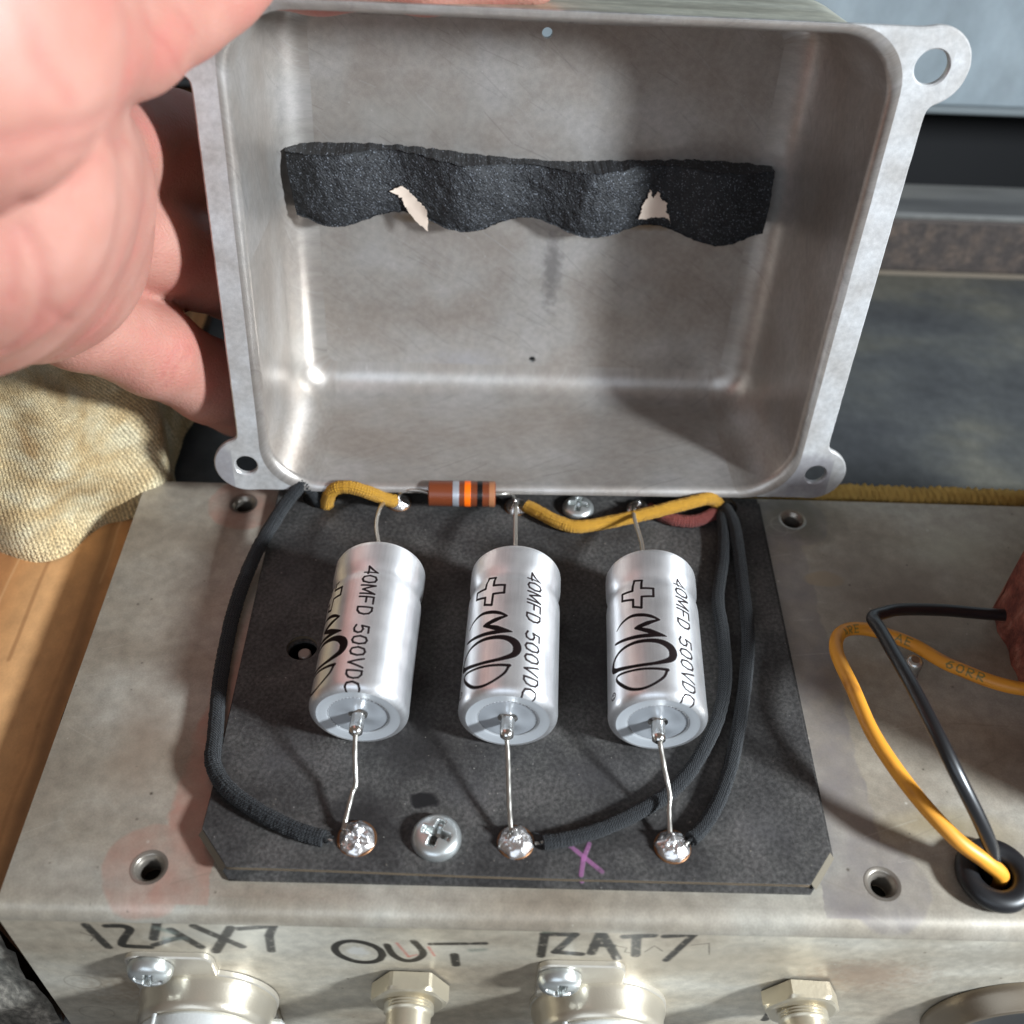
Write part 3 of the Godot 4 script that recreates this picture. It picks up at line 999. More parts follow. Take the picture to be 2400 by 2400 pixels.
func board() -> void:
	var W := 960
	var H := 816
	var cv := mottle(W, H, 121, 0.007, 0.11, [C8(50, 48, 47), C8(60, 58, 57), C8(67, 65, 63), C8(76, 73, 71)], 0.30, 0.14)
	var pm := 8.0
	var P := func(x: float, z: float) -> Vector2: return Vector2((x + 60.0) * pm, (z + 52.0) * pm)
	var rg := noise(122, 0.03, 4)
	for q in [[-29, 36, 9, 7], [-1, 39, 6, 5], [27, 39, 8, 6], [-28, -46, 7, 5], [0, -46, 7, 5], [28, -46, 7, 5], [-20, 20, 12, 9], [18, 0, 8, 18]]:
		cv.blob(P.call(q[0], q[1]), Vector2(q[2], q[3]) * pm, C8(27, 24, 24), 0.55, 0.8, rg)
	for q in [[-45, 24, 9, 6], [-10, 30, 8, 5], [14, 26, 10, 5], [44, 36, 8, 6], [-50, -20, 5, 10]]:
		cv.blob(P.call(q[0], q[1]), Vector2(q[2], q[3]) * pm, C8(76, 74, 76), 0.35, 0.9, rg)
	cv.blob(P.call(-17.5, 32.0), Vector2(24, 16), C8(16, 15, 16), 0.9, 0.3, rg)
	cv.stroke([P.call(8.6, 40.0), P.call(14.6, 45.3)], 7.0, C8(150, 92, 138), 0.75, 2.0, rg)
	cv.stroke([P.call(12.6, 40.0), P.call(11.4, 43.0), P.call(10.9, 46.0)], 7.0, C8(150, 92, 138), 0.75, 2.0, rg)
	var rng := RandomNumberGenerator.new()
	rng.seed = 31
	for i in 240:
		var q := Vector2(rng.randf() * W, rng.randf() * H)
		cv.blob(q, Vector2(rng.randf_range(0.8, 1.8), rng.randf_range(0.8, 1.8)), C8(150, 140, 124) if rng.randf() < 0.6 else C8(196, 190, 180), rng.randf_range(0.25, 0.9), 0.8)
	for i in 30:
		var q := Vector2(rng.randf() * W, rng.randf() * H)
		cv.stroke([q, q + Vector2.from_angle(rng.randf() * 6.28) * rng.randf_range(10, 70)], 1.0, C8(92, 88, 84), 0.35)
	var bt := cv.texture()
	var m := tex(bt, 0.62)
	m.metallic_specular = 0.4
	relief(m, bt, 0.25)
	var uvf := func(p: Vector2) -> Vector2: return Vector2((p.x + 60.0) / 120.0, (p.y + 52.0) / 102.0)
	var tanm := relief(std(C8(112, 96, 76), 0.9), mats.grit, 0.3, 120.0)

	var lift := func(p: Vector2) -> float: return 1.3 * smoothstep(24.0, 47.0, p.y) * smoothstep(10.0, -46.0, p.x) + 0.25 * smoothstep(30.0, 47.0, p.y)
	var under := thing("lower_fibre_board", "second black fibre sheet showing under the raised front edge", "fibre board")
	var b := MB.new()
	b.plate(dense(board_outline(0.5), 3.0), [circle(-44.9, -2.4, 3.0, 28)], func(p, t): return Vector3(p.x + 0.2, 0.04 + 0.66 * t, p.y + 0.5), 8.0, uvf, 0.0, true)
	part("sheet", b, m, under)

	var up := thing("fibre_board", "black fibre eyelet board that carries the three capacitors", "circuit board")
	var holes := [circle(-44.9, -2.4, 3.1, 32), circle(-47.0, -47.2, 4.0, 32), circle(47.8, -47.8, 3.9, 32)]
	var lp := dense(board_outline(), 2.5)
	var map := func(p: Vector2, t: float) -> Vector3: return Vector3(p.x, 0.75 + 0.95 * t + lift.call(p), p.y)
	b = MB.new()
	b.plate(lp, holes, map, 5.0, uvf, 0.12, false)
	part("board_face", b, m, up)
	# the torn tan edge
	b = MB.new()
	var wob := noise(124, 0.6, 3)
	b.strip(lp, lp, func(p): return map.call(p, 0.9), func(p): return map.call(p, 0.45) + Vector3(0, 0, 0.14 * wob.get_noise_2d(p.x, p.y)), uvf, Vector3.ZERO)
	b.strip(lp, lp, func(p): return map.call(p, 0.45) + Vector3(0, 0, 0.14 * wob.get_noise_2d(p.x, p.y)), func(p): return map.call(p, 0.0), uvf, Vector3.ZERO)
	for h in holes:
		b.strip(h, h, func(p): return map.call(p, 0.9), func(p): return map.call(p, 0.0), uvf, Vector3.ZERO)
	part("board_edge", b, tanm, up, "tan laminated edge of the board")
	# the peeled chamfered corners
	b = MB.new()
	b.ngon([map.call(Vector2(-56.5, 39.5), 1.0) + Vector3(0, 0.02, 0), map.call(Vector2(-50.9, 46.6), 1.0) + Vector3(0, 0.02, 0), map.call(Vector2(-51.6, 47.3), 0.2), map.call(Vector2(-57.1, 40.3), 0.2)], Vector3.UP)
	part("peeled_corner", b, std(C8(104, 96, 82), 0.9), up)
	b = MB.new()
	b.ngon([map.call(Vector2(56.1, 40.7), 1.0) + Vector3(0, 0.02, 0), map.call(Vector2(51.5, 46.8), 1.0) + Vector3(0, 0.02, 0), map.call(Vector2(52.4, 47.5), 0.1), map.call(Vector2(56.9, 41.4), 0.1)], Vector3.UP)
	part("peeled_corner", b, std(C8(104, 96, 82), 0.9), up)
	# eyelets filled with solder
	var rn := noise(125, 0.55, 3)
	var spots := [[-28.9, 40.6, 3.4, 1.5], [-0.6, 40.2, 3.2, 1.7], [27.6, 40.3, 3.2, 1.7], [-28.4, -45.6, 2.7, 1.6], [-0.8, -45.3, 2.7, 1.7], [28.0, -45.8, 2.6, 1.5]]
	for i in spots.size():
		var s: Array = spots[i]
		var y0: float = map.call(Vector2(s[0], s[1]), 1.0).y
		b = MB.new()
		b.lathe([Vector2(s[2] + 0.18, 0.0), Vector2(s[2] + 0.14, 0.2), Vector2(s[2] - 0.1, 0.3), Vector2(s[2] - 0.6, 0.2)].duplicate(), Transform3D(Basis(Vector3.RIGHT, -PI / 2), Vector3(s[0], y0 + 0.02, s[1])), 32, -2.0)
		var ey := part("eyelet", b, std(C8(120, 84, 56), 0.4, 0.7), up)
		b = MB.new()
		b.grid(44, 18, func(a: float, c: float):
			var an: float = a * TAU
			var r: float = s[2] * c * (1.0 + 0.16 * rn.get_noise_2d(cos(an) * 2.0 + i * 20.0, sin(an) * 2.0))
			var hh: float = s[3] * pow(maxf(0.0, 1.0 - pow(c, 2.4)), 0.7)
			var q := Vector3(s[0] + r * cos(an), 0, s[1] + r * sin(an))
			var bump: float = rn.get_noise_3d(q.x * 1.0 + i * 40.0, 0, q.z) * (1.3 if i == 0 else 0.7) * (1.0 - c * c)
			q.y = y0 + 0.12 + hh + bump + 1.5 * exp(-(pow(q.x - s[0] + 0.2, 2.0) + pow(q.z - s[1] + 0.9 * signf(s[1]), 2.0)) / 0.7)
			return q, null, Vector3.ZERO, true)
		part("solder", b, mats.solder, ey)
	# the peg seen in the round hole
	b = MB.new()
	b.lathe([Vector2(0, 1.0), Vector2(1.1, 1.0), Vector2(1.35, 0.75), Vector2(1.35, -3.0)], Transform3D(Basis(Vector3.RIGHT, -PI / 2), Vector3.ZERO), 24)
	var peg := thing("rivet", "small grey rivet seen down in the round hole of the board", "rivet", Vector3(-44.3, 0.2, -1.4))
	part("rivet_body", b, std(C8(140, 128, 120), 0.5, 0.5), peg)


# ------------------------------------------------------------------ screws
func screw(called: String, at: Vector3, basis: Basis, r: float, h: float, rot: float, label: String, group := "") -> Node3D:
	var t := thing(called, label, "screw", at, group)
	t.basis = basis
	var b := MB.new()
	b.grid(72, 40, func(a: float, c: float):
		var an: float = a * TAU
		var q := Vector2(cos(an), sin(an)).rotated(rot) * r * minf(c / 0.86, 1.0)
		var y: float
		if c <= 0.86:
			var f := c / 0.86
			y = h * (1.0 - 0.42 * pow(f, 2.6) - 0.32 * pow(f, 14.0))
			var w := r * 0.15
			var l := r * 0.6
			var p := Vector2(cos(an), sin(an)) * r * f
			var d1 := maxf(absf(p.x) - w, absf(p.y) - l)
			var d2 := maxf(absf(p.y) - w, absf(p.x) - l)
			var d3 := p.length() - r * 0.24
			var dd := minf(minf(d1, d2), d3)
			y -= h * 1.0 * (1.0 - smoothstep(-r * 0.07, r * 0.03, dd)) * (1.0 - 0.5 * smoothstep(0.2, 0.5, f))
		else:
			y = h * 0.26 * (1.0 - (c - 0.86) / 0.14)
		return Vector3(q.x, y, q.y), null, Vector3.ZERO, true)
	part("screw_head", b, mats.zinc, t)
	return t


func screws() -> void:
	screw("pan_head_screw", Vector3(-14.8, 2.25, 40.0), Basis(), 4.5, 2.5, 0.35, "large cross head screw fixing the front edge of the fibre board")
	screw("pan_head_screw", Vector3(13.7, 1.75, -45.0), Basis(), 3.7, 2.2, 0.15, "smaller cross head screw behind the yellow wire under the cover rim")


# ------------------------------------------------------------------ capacitors
const GLYPH := {
	"4": [[0.75, 0.0, 0.75, 1.0, 0.0, 0.3, 1.0, 0.3]],
	"0": [[0.5, 0.0, 0.18, 0.1, 0.03, 0.5, 0.18, 0.9, 0.5, 1.0, 0.82, 0.9, 0.97, 0.5, 0.82, 0.1, 0.5, 0.0]],
	"5": [[0.9, 1.0, 0.2, 1.0, 0.12, 0.52, 0.5, 0.63, 0.85, 0.52, 0.95, 0.3, 0.8, 0.06, 0.45, 0.0, 0.05, 0.12]],
	"M": [[0.0, 0.0, 0.0, 1.0, 0.5, 0.15, 1.0, 1.0, 1.0, 0.0]],
	"F": [[0.1, 0.0, 0.1, 1.0, 0.9, 1.0], [0.1, 0.5, 0.75, 0.5]],
	"D": [[0.08, 0.0, 0.08, 1.0, 0.5, 1.0, 0.85, 0.82, 0.97, 0.5, 0.85, 0.18, 0.5, 0.0, 0.08, 0.0]],
	"V": [[0.0, 1.0, 0.5, 0.0, 1.0, 1.0]],
	"C": [[0.95, 0.8, 0.75, 0.96, 0.5, 1.0, 0.18, 0.88, 0.03, 0.5, 0.18, 0.12, 0.5, 0.0, 0.75, 0.04, 0.95, 0.2]],
}


# the printed sleeve: x runs round the can (17.4 px per mm), y along it
func cap_print(seed_: int) -> Array:
	var W := 1024
	var H := 640
	var kx := W / 360.0
	var ky := H / 38.5
	var P := func(phi: float, z: float) -> Vector2: return Vector2((phi + 180.0) * kx, (z + 17.8) * ky)
	var cv := Canvas.new(W, H)
	var streak := nbytes(W, H, seed_, 0.06, 3, 1.0, 14.0)
	var cloud := nbytes(W, H, seed_ + 3, 0.008, 3)
	var fine := nbytes(W, H, seed_ + 5, 0.25, 2)
	for i in W * H:
		var g := 0.97 + (streak[i] / 255.0 - 0.5) * 0.05 + (cloud[i] / 255.0 - 0.5) * 0.08 + (fine[i] / 255.0 - 0.5) * 0.08
		cv.px[i * 3] = g
		cv.px[i * 3 + 1] = g
		cv.px[i * 3 + 2] = g * 1.005
	var mask := Canvas.new(W, H)
	for i in W * H:
		mask.px[i * 3] = 1.0
		mask.px[i * 3 + 1] = 0.42 + (cloud[i] / 255.0 - 0.5) * 0.04 + (fine[i] / 255.0 - 0.5) * 0.12
		mask.px[i * 3 + 2] = 0.88
	var ink := C8(22, 11, 11)
	var jobs := []
	# plus sign, in outline
	var plus := [-30.7, -9.4, -20.2, -9.0, -20.7, -6.6, -6.2, -6.2, -6.5, -4.2, -20.7, -4.4, -21.6, -1.6, -32.0, -2.3, -31.7, -4.1, -47.2, -4.9, -46.9, -6.6, -32.2, -6.4, -30.7, -9.4]
	jobs.append([plus, 0.5])
	jobs.append([[-57.9, 1.7, -49.4, 0.6, -35.6, -0.1, -21.7, 0.2, -10.7, 0.8, -0.9, 1.7], [0.15, 0.35, 0.5, 0.6, 0.55, 0.25]])
	jobs.append([[-0.9, 1.7, -14.8, 2.4, -29.0, 3.15], [0.25, 0.75, 0.7]])
	jobs.append([[-30.1, 3.1, -13.5, 4.4, 6.2, 5.6], [0.4, 0.85, 0.15]])
	jobs.append([[6.2, 5.6, -13.7, 5.45, -36.6, 5.15, -61.5, 4.6], [0.15, 0.7, 0.6, 0.4]])
	jobs.append([[-67.7, 9.6, -63.9, 8.2, -53.2, 7.1, -36.8, 6.6, -19.4, 6.6, -1.5, 7.0, 10.0, 8.1, 13.0, 9.6, 8.1, 11.1, -10.0, 12.1, -33.8, 12.0, -54.0, 11.2, -65.0, 10.6, -67.7, 9.6], [0.7, 0.5, 0.45, 0.5, 0.6, 0.85, 1.25, 1.3, 0.9, 0.55, 0.5, 0.6, 0.9, 0.7]])
	jobs.append([[4.6, 13.5, 3.8, 13.46, -15.6, 13.2, -38.0, 12.8, -56.9, 12.4, -60.2, 13.2, -52.0, 15.0, -38.8, 16.9, -25.5, 17.5, -12.9, 16.9, -0.4, 15.3, 4.2, 13.75, 4.6, 13.5], [0.4, 0.5, 0.4, 0.35, 0.35, 0.4, 0.5, 0.5, 0.45, 0.4, 0.4, 0.4, 0.4]])
	var rr := []
	for k in 15:
		rr.append_array([-67.9 + 4.6 * cos(TAU * k / 14.0), 16.2 + 0.75 * sin(TAU * k / 14.0)])
	jobs.append([rr, 0.2])
	jobs.append([[-69.8, 16.6, -65.9, 16.6], 0.2])
	jobs.append([[-66.0, 16.0, -69.8, 15.85], 0.18])
	# rating
	var text := "40MFD 500VDC"
	var z := -10.4
	for ch in text:
		if ch == " ":
			z += 1.9
			continue
		var wide := 2.0 if ch != "M" else 2.1
		for st in GLYPH[ch]:
			var q := []
			for k in range(0, st.size(), 2):
				q.append_array([22.6 + st[k + 1] * 17.4, z + st[k] * wide + st[k + 1] * 0.25])
			jobs.append([q, 0.42])
		z += wide + 0.62
	for j in jobs:
		var pts := []
		var ws = j[1]
		for k in range(0, j[0].size(), 2):
			pts.append(P.call(j[0][k], j[0][k + 1]))
		if ws is Array:
			var fp := []
			var fw := []
			var shut: bool = pts[0].distance_to(pts[-1]) < 1.0
			for k in pts.size() - 1:
				var pa: Vector2 = pts[k - 1] if k > 0 else (pts[pts.size() - 2] if shut else pts[0])
				var pd: Vector2 = pts[k + 2] if k + 2 < pts.size() else (pts[1] if shut else pts[-1])
				for q in 6:
					fp.append(pts[k].cubic_interpolate(pts[k + 1], pa, pd, q / 6.0))
					fw.append(lerpf(ws[k], ws[k + 1], q / 6.0) * 22.0)
			fp.append(pts[-1])
			fw.append(ws[-1] * 17.0)
			pts = fp
			ws = fw
		else:
			ws *= 17.0
		cv.stroke(pts, ws, ink, 0.96, 1.6)
		mask.stroke(pts, ws, Color(1.0, 0.75, 0.0), 1.0, 1.6)
	return [cv.texture(), mask.texture()]


func capacitors() -> void:
	var pr := cap_print(131)
	var m := StandardMaterial3D.new()
	m.cull_mode = BaseMaterial3D.CULL_DISABLED
	m.albedo_texture = pr[0]
	m.metallic = 1.0
	m.metallic_texture = pr[1]
	m.metallic_texture_channel = BaseMaterial3D.TEXTURE_CHANNEL_BLUE
	m.roughness = 1.0
	m.roughness_texture = pr[1]
	m.roughness_texture_channel = BaseMaterial3D.TEXTURE_CHANNEL_GREEN
	m.metallic_specular = 0.3
	m.anisotropy_enabled = true
	m.anisotropy = -0.7
	var R := 9.35
	# x of the rear and the front, roll of the print, leads
	var list := [
		[-29.3, -30.3, -35.0, [Vector3(-30.4, 10.9, 23.6), Vector3(-30.2, 8.9, 27.7), Vector3(-29.8, 6.3, 31.6), Vector3(-30.3, 5.6, 33.0), Vector3(-30.9, 4.6, 36.4), Vector3(-31.4, 3.6, 39.4)], [Vector3(-29.2, 10.9, -17.0), Vector3(-29.9, 11.0, -21.0), Vector3(-31.8, 9.5, -30.0), Vector3(-31.9, 7.0, -38.5), Vector3(-30.6, 3.5, -45.3)],
			"silver axial capacitor whose rating text faces up, beside the round board hole"],
		[-1.0, -2.5, -7.0, [Vector3(-2.7, 10.9, 22.8), Vector3(-2.3, 8.7, 26.9), Vector3(-2.0, 6.2, 33.0), Vector3(-1.7, 4.6, 36.9), Vector3(-1.3, 3.2, 40.1)], [Vector3(-1.0, 10.9, -17.0), Vector3(-1.2, 11.0, -22.0), Vector3(-1.2, 9.0, -34.6), Vector3(-1.0, 6.0, -41.6), Vector3(-0.9, 3.0, -45.6)],
			"silver axial capacitor in the middle of the row of three"],
		[27.2, 25.6, 0.0, [Vector3(25.6, 10.9, 24.0), Vector3(26.4, 8.7, 28.3), Vector3(27.3, 6.3, 32.3), Vector3(27.1, 5.0, 35.0), Vector3(27.1, 3.2, 40.3)], [Vector3(27.1, 10.9, -17.0), Vector3(26.4, 10.6, -22.0), Vector3(26.6, 8.5, -29.0), Vector3(26.1, 6.0, -38.6), Vector3(26.8, 3.2, -45.2)],
			"silver axial capacitor lying next to the two long black cloth wires"],
	]
	var body := MB.new()
	var prof := []
	for k in 7:
		var a := PI / 2 * k / 6.0
		prof.append(Vector2(R - 2.0 + 2.0 * sin(a), 2.0 - 2.0 * cos(a)))
	prof.append_array([Vector2(R, 5.2), Vector2(R - 0.08, 6.4), Vector2(R - 0.45, 7.6), Vector2(R - 0.62, 8.3), Vector2(R - 0.5, 9.0), Vector2(R - 0.14, 10.0), Vector2(R - 0.05, 11.0), Vector2(R - 0.05, 33.6), Vector2(R, 35.0)])
	for k in 6:
		var a := PI / 2 * k / 5.0
		prof.append(Vector2(R - 1.5 + 1.5 * cos(a), 35.6 + 1.5 * sin(a)))
	prof.reverse()
	body.lathe(prof, Transform3D(), 96, -2.0)
	for i in body.u.size():
		var q := body.v[i]
		body.u[i] = Vector2(body.u[i].x + 0.5, (q.z) / 38.5)
	var rear := MB.new()
	rear.lathe([Vector2(R - 2.0, 0.0), Vector2(6.0, 0.15), Vector2(5.6, 0.5), Vector2(1.3, 0.5), Vector2(1.3, -0.8), Vector2(0.0, -0.8)], Transform3D(), 64)
	var face := MB.new()
	face.lathe([Vector2(5.75, 36.75), Vector2(6.0, 36.92), Vector2(R - 2.2, 37.0), Vector2(R - 1.5, 37.1)].duplicate(), Transform3D(), 96, -2.0)
	var disc := MB.new()
	disc.grid(96, 10, func(a: float, c: float):
		var an: float = a * TAU
		var r: float = 5.62 * c
		return Vector3(r * sin(an), r * cos(an), 36.62 + 0.10 * sin(an * 3.0 + 1.0) * sin(c * PI) + 0.08 * sin(an * 2.0 + c * 6.0) * sin(c * PI)), null, Vector3.ZERO, true)
	var knurl := MB.new()
	knurl.grid(288, 6, func(a: float, c: float):
		var an: float = a * TAU
		var w := 0.55 + 0.45 * signf(sin(an * 48.0)) * (1.0 if cos(an) > -0.2 else 0.0)
		return Vector3((5.55 + 0.28 * c) * sin(an), (5.55 + 0.28 * c) * cos(an), 36.7 + 0.16 * sin(c * PI) * w), null, Vector3.ZERO, true)
	var nip := MB.new()
	nip.lathe([Vector2(0.0, 41.0), Vector2(0.7, 41.0), Vector2(1.25, 40.5), Vector2(1.35, 39.6), Vector2(1.3, 36.9), Vector2(1.9, 36.6)], Transform3D(), 32)
	for q in list:
		var a := Vector3(q[0], 10.98, -16.6)
		var e := Vector3(q[1], 10.98, 20.5)
		var t := thing("capacitor", q[5], "capacitor", a, "silver capacitors in a row on the fibre board")
		var bz := (e - a).normalized()
		var bas := Basis(Vector3.UP.cross(bz).normalized(), Vector3.UP, bz)
		bas = bas * Basis(Vector3.BACK, deg_to_rad(-q[2]))
		var parts := [["can", body, m], ["rear_end", rear, mats.alu], ["end_ring", face, mats.alu_face], ["seal_disc", disc, mats.alu_disc], ["knurled_ring", knurl, mats.alu], ["terminal", nip, mats.tin]]
		for p in parts:
			var o := MeshInstance3D.new()
			o.name = p[0]
			if not mats.has(p[1]):
				mats[p[1]] = p[1].mesh(p[2])
			o.mesh = mats[p[1]]
			o.basis = bas
			t.add_child(o, true)
		for k in [3, 4]:
			var pts := []
			for w in q[k]:
				pts.append(w - a)
			var b := MB.new()
			b.tube(smooth_path(pts, 8), func(tt, an, l): return 0.47 + 0.03 * sin(l * 2.1), 12)
			part("lead", b, mats.wire_bare, t)


# ------------------------------------------------------------------ resistor
func resistor() -> void:
	var t := thing("resistor", "brown carbon resistor with silver, orange and black bands lying under the cover rim", "resistor", Vector3(-21.2, 7.6, -43.1))
	t.basis = Basis(Vector3.UP, 0.02)
	var xf := Transform3D(Basis(Vector3.UP, PI / 2), Vector3.ZERO)
	var brown := std(C8(110, 54, 30), 0.32)
	var r := 2.95
	var b := MB.new()
	b.lathe([Vector2(0, 15.4), Vector2(r - 0.25, 15.4), Vector2(r, 15.15), Vector2(r, 0.25), Vector2(r - 0.25, 0), Vector2(0, 0)], xf, 40)
	part("resistor_body", b, brown, t)
	for q in [["silver_band", 5.6, 7.05, std(C8(176, 178, 184), 0.35, 0.5)], ["orange_band", 8.3, 9.7, std(C8(255, 110, 10), 0.35)], ["black_band", 11.2, 12.4, std(C8(12, 11, 12), 0.35)], ["tan_band", 13.9, 15.2, std(C8(158, 104, 70), 0.4)]]:
		b = MB.new()
		b.lathe([Vector2(r, q[2]), Vector2(r + 0.05, q[2] - 0.05), Vector2(r + 0.05, q[1] + 0.05), Vector2(r, q[1])], xf, 40, -2.0)
		part(q[0], b, q[3], t)
	for pts in [[Vector3(0.2, 0, 0), Vector3(-2.2, 0.6, -0.2), Vector3(-5.0, 0.2, -0.6), Vector3(-6.6, -1.6, -1.6), Vector3(-7.0, -4.0, -2.6)], [Vector3(15.2, 0, 0), Vector3(17.4, -0.2, -0.4), Vector3(19.2, -1.4, -1.6), Vector3(20.0, -4.0, -2.4)]]:
		b = MB.new()
		b.tube(smooth_path(pts, 8), 0.42, 10)
		part("lead", b, mats.wire_bare, t)


# ------------------------------------------------------------------ wires
func cloth_wire(called: String, pts: Array, mat: Material, r: float, label: String, sd: int, group := "", frayed := 0) -> void:
	var nz := noise(sd, 0.5, 2)
	var b := MB.new()
	b.tube(smooth_path(pts, 40), func(t, a, l): return r * (1.0 + 0.07 * nz.get_noise_2d(l * 1.4, a * 1.2) + 0.05 * signf(sin(a * 5.0 + l * 5.2) * sin(a * 5.0 - l * 5.2)) * absf(sin(a * 5.0 + l * 5.2)) + 0.05 * nz.get_noise_2d(l * 9.0, a * 9.0)), 30, true, 0.11)
	if frayed:
		var t := thing(called, label, "wire", Vector3.ZERO, group)
		part("cloth_sleeve", b, mat, t)
		var rng := RandomNumberGenerator.new()
		rng.seed = sd
		b = MB.new()
		var e: Vector3 = pts[-1]
		var d: Vector3 = (pts[-1] - pts[-2]).normalized()
		for k in frayed:
			var s := e - d * rng.randf_range(0.0, 1.2) + Vector3(rng.randf_range(-1, 1), rng.randf_range(-0.8, 1), rng.randf_range(-1, 1))
			var q := Vector3(rng.randf_range(-1, 1), rng.randf_range(-0.5, 0.8), rng.randf_range(-1, 1)) * 1.0 + d * 0.7
			b.tube([s, s + q * 0.6, s + q * 1.1 + Vector3(0, -0.3, 0)], 0.16, 5)
		part("frayed_end", b, mat, t)
		b = MB.new()
		b.tube([e - d * 0.5, e + d * 0.8, e + d * 1.6], 0.3, 8)
		part("bare_core", b, mats.wire_bare, t)
	else:
		tag(part(called, b, mat, self), label, "wire", group)


func wires() -> void:
	cloth_wire("cloth_wire", [Vector3(-47.6, -2.0, -47.4), Vector3(-47.0, 3.0, -44.6), Vector3(-48.0, 7.2, -43.6), Vector3(-49.9, 9.0, -43.9), Vector3(-51.4, 8.2, -41.9), Vector3(-54.4, 5.9, -37.4), Vector3(-58.4, 4.0, -25.2), Vector3(-60.4, 2.4, -10.7), Vector3(-60.0, 1.9, 5.6), Vector3(-58.3, 2.2, 19.3), Vector3(-57.2, 3.0, 26.2), Vector3(-53.4, 3.6, 31.7), Vector3(-46.7, 4.0, 36.5), Vector3(-39.6, 4.0, 39.9), Vector3(-34.6, 3.9, 41.3)], mats.cloth_black, 1.5,
		"black cloth wire bowing outward past the board edge to the front corner solder joint", 141, "", 14)
	cloth_wire("cloth_wire", [Vector3(-45.2, -2.0, -45.8), Vector3(-44.8, 3.5, -43.4), Vector3(-43.0, 8.2, -42.6), Vector3(-39.3, 9.6, -42.3), Vector3(-35.0, 8.4, -42.0), Vector3(-30.4, 5.2, -43.0), Vector3(-29.2, 4.2, -43.6)], mats.cloth_yellow, 1.5, "short yellow cloth wire arching out of the board opening beside the resistor", 142)
	cloth_wire("cloth_wire", [Vector3(1.6, 3.4, -44.0), Vector3(4.6, 3.6, -41.8), Vector3(8.5, 3.5, -39.2), Vector3(13.3, 3.3, -37.9), Vector3(20.7, 3.4, -39.6), Vector3(29.4, 4.6, -41.5), Vector3(38.2, 5.8, -43.8), Vector3(43.8, 6.0, -45.6), Vector3(46.6, 3.6, -46.6), Vector3(48.2, -1.0, -48.6)], mats.cloth_yellow, 1.5, "long yellow cloth wire sagging in front of the small screw", 143, "", 5)
	cloth_wire("cloth_wire", [Vector3(30.2, 3.0, -45.0), Vector3(35.1, 3.0, -41.6), Vector3(40.6, 3.0, -41.1), Vector3(45.4, 2.7, -43.9), Vector3(47.6, -1.0, -47.2)], mats.cloth_red, 1.45, "dull red cloth wire passing under the long yellow wire", 144)
	cloth_wire("cloth_wire", [Vector3(48.3, -1.0, -48.9), Vector3(47.3, 3.2, -43.6), Vector3(47.0, 3.4, -38.0), Vector3(45.9, 3.1, -30.0), Vector3(43.1, 3.0, -17.5), Vector3(42.9, 3.0, -7.3), Vector3(41.6, 3.0, 5.0), Vector3(37.7, 3.0, 16.4), Vector3(29.8, 3.0, 28.3), Vector3(19.3, 3.0, 35.6), Vector3(10.5, 3.0, 39.3), Vector3(4.4, 2.9, 40.5)], mats.cloth_black, 1.35, "black cloth wire curving beneath the capacitor row to the middle solder joint", 145, "black cloth wires along the board edge", 5)
	cloth_wire("cloth_wire", [Vector3(48.9, -1.0, -49.2), Vector3(48.4, 3.9, -44.3), Vector3(49.5, 4.2, -37.6), Vector3(49.2, 3.1, -22.3), Vector3(48.2, 3.0, -7.5), Vector3(45.4, 3.0, 6.2), Vector3(41.2, 3.0, 21.1), Vector3(37.5, 3.0, 30.3), Vector3(33.8, 3.0, 36.3), Vector3(30.9, 3.2, 39.4)], mats.cloth_black, 1.35, "outermost black cloth wire, ending at the solder joint nearest the peeled board corner", 146, "black cloth wires along the board edge", 10)

	# printed orange wire and black plastic wire through the grommet
	var W := 1024
	var H := 64
	var cv := Canvas.new(W, H)
	var sc := noise(151, 0.02, 3)
	for y in H:
		for x in W:
			var k := clampf(sc.get_noise_2d(x * 0.6, y * 2.0) * 1.4 - 0.25, 0.0, 1.0)
			var q := C8(218, 148, 48).lerp(C8(146, 88, 36), k * 0.75)
			var i := (y * W + x) * 3
			cv.px[i] = q.r
			cv.px[i + 1] = q.g
			cv.px[i + 2] = q.b
	# print "AWG 600" along the wire
	var glyphs := {"A": [[0.0, 0.0, 0.5, 1.0, 1.0, 0.0], [0.2, 0.35, 0.8, 0.35]], "E": [[0.9, 0.0, 0.1, 0.0, 0.1, 1.0, 0.9, 1.0], [0.1, 0.5, 0.7, 0.5]], "6": [[0.85, 0.95, 0.4, 0.8, 0.1, 0.35, 0.3, 0.02, 0.7, 0.02, 0.9, 0.28, 0.7, 0.52, 0.3, 0.5, 0.1, 0.35]], "0": GLYPH["0"], "F": GLYPH["F"], "R": [[0.1, 0.0, 0.1, 1.0, 0.7, 1.0, 0.9, 0.75, 0.7, 0.5, 0.1, 0.5, 0.9, 0.0]]}
	var put := func(text: String, x: float) -> void:
		for ch in text:
			if ch != " ":
				for st in glyphs[ch]:
					var pts := []
					for k in range(0, st.size(), 2):
						pts.append(Vector2(x + st[k] * 11.0, 24.0 - st[k + 1] * 12.0 + 4.0))
					cv.stroke(pts, 2.0, C8(96, 104, 70), 0.75, 1.2)
					cv.stroke(pts.map(func(q): return q + Vector2(0, 32)), 2.0, C8(96, 104, 70), 0.75, 1.2)
			x += 16.0
	put.call("ARE", 560.0)
	put.call("AE", 670.0)
	put.call("60RR", 760.0)
	put.call("RE", 920.0)
	var om := tex(cv.texture(), 0.46)
	om.uv1_scale = Vector3(1, 1, 1)
	var b := MB.new()
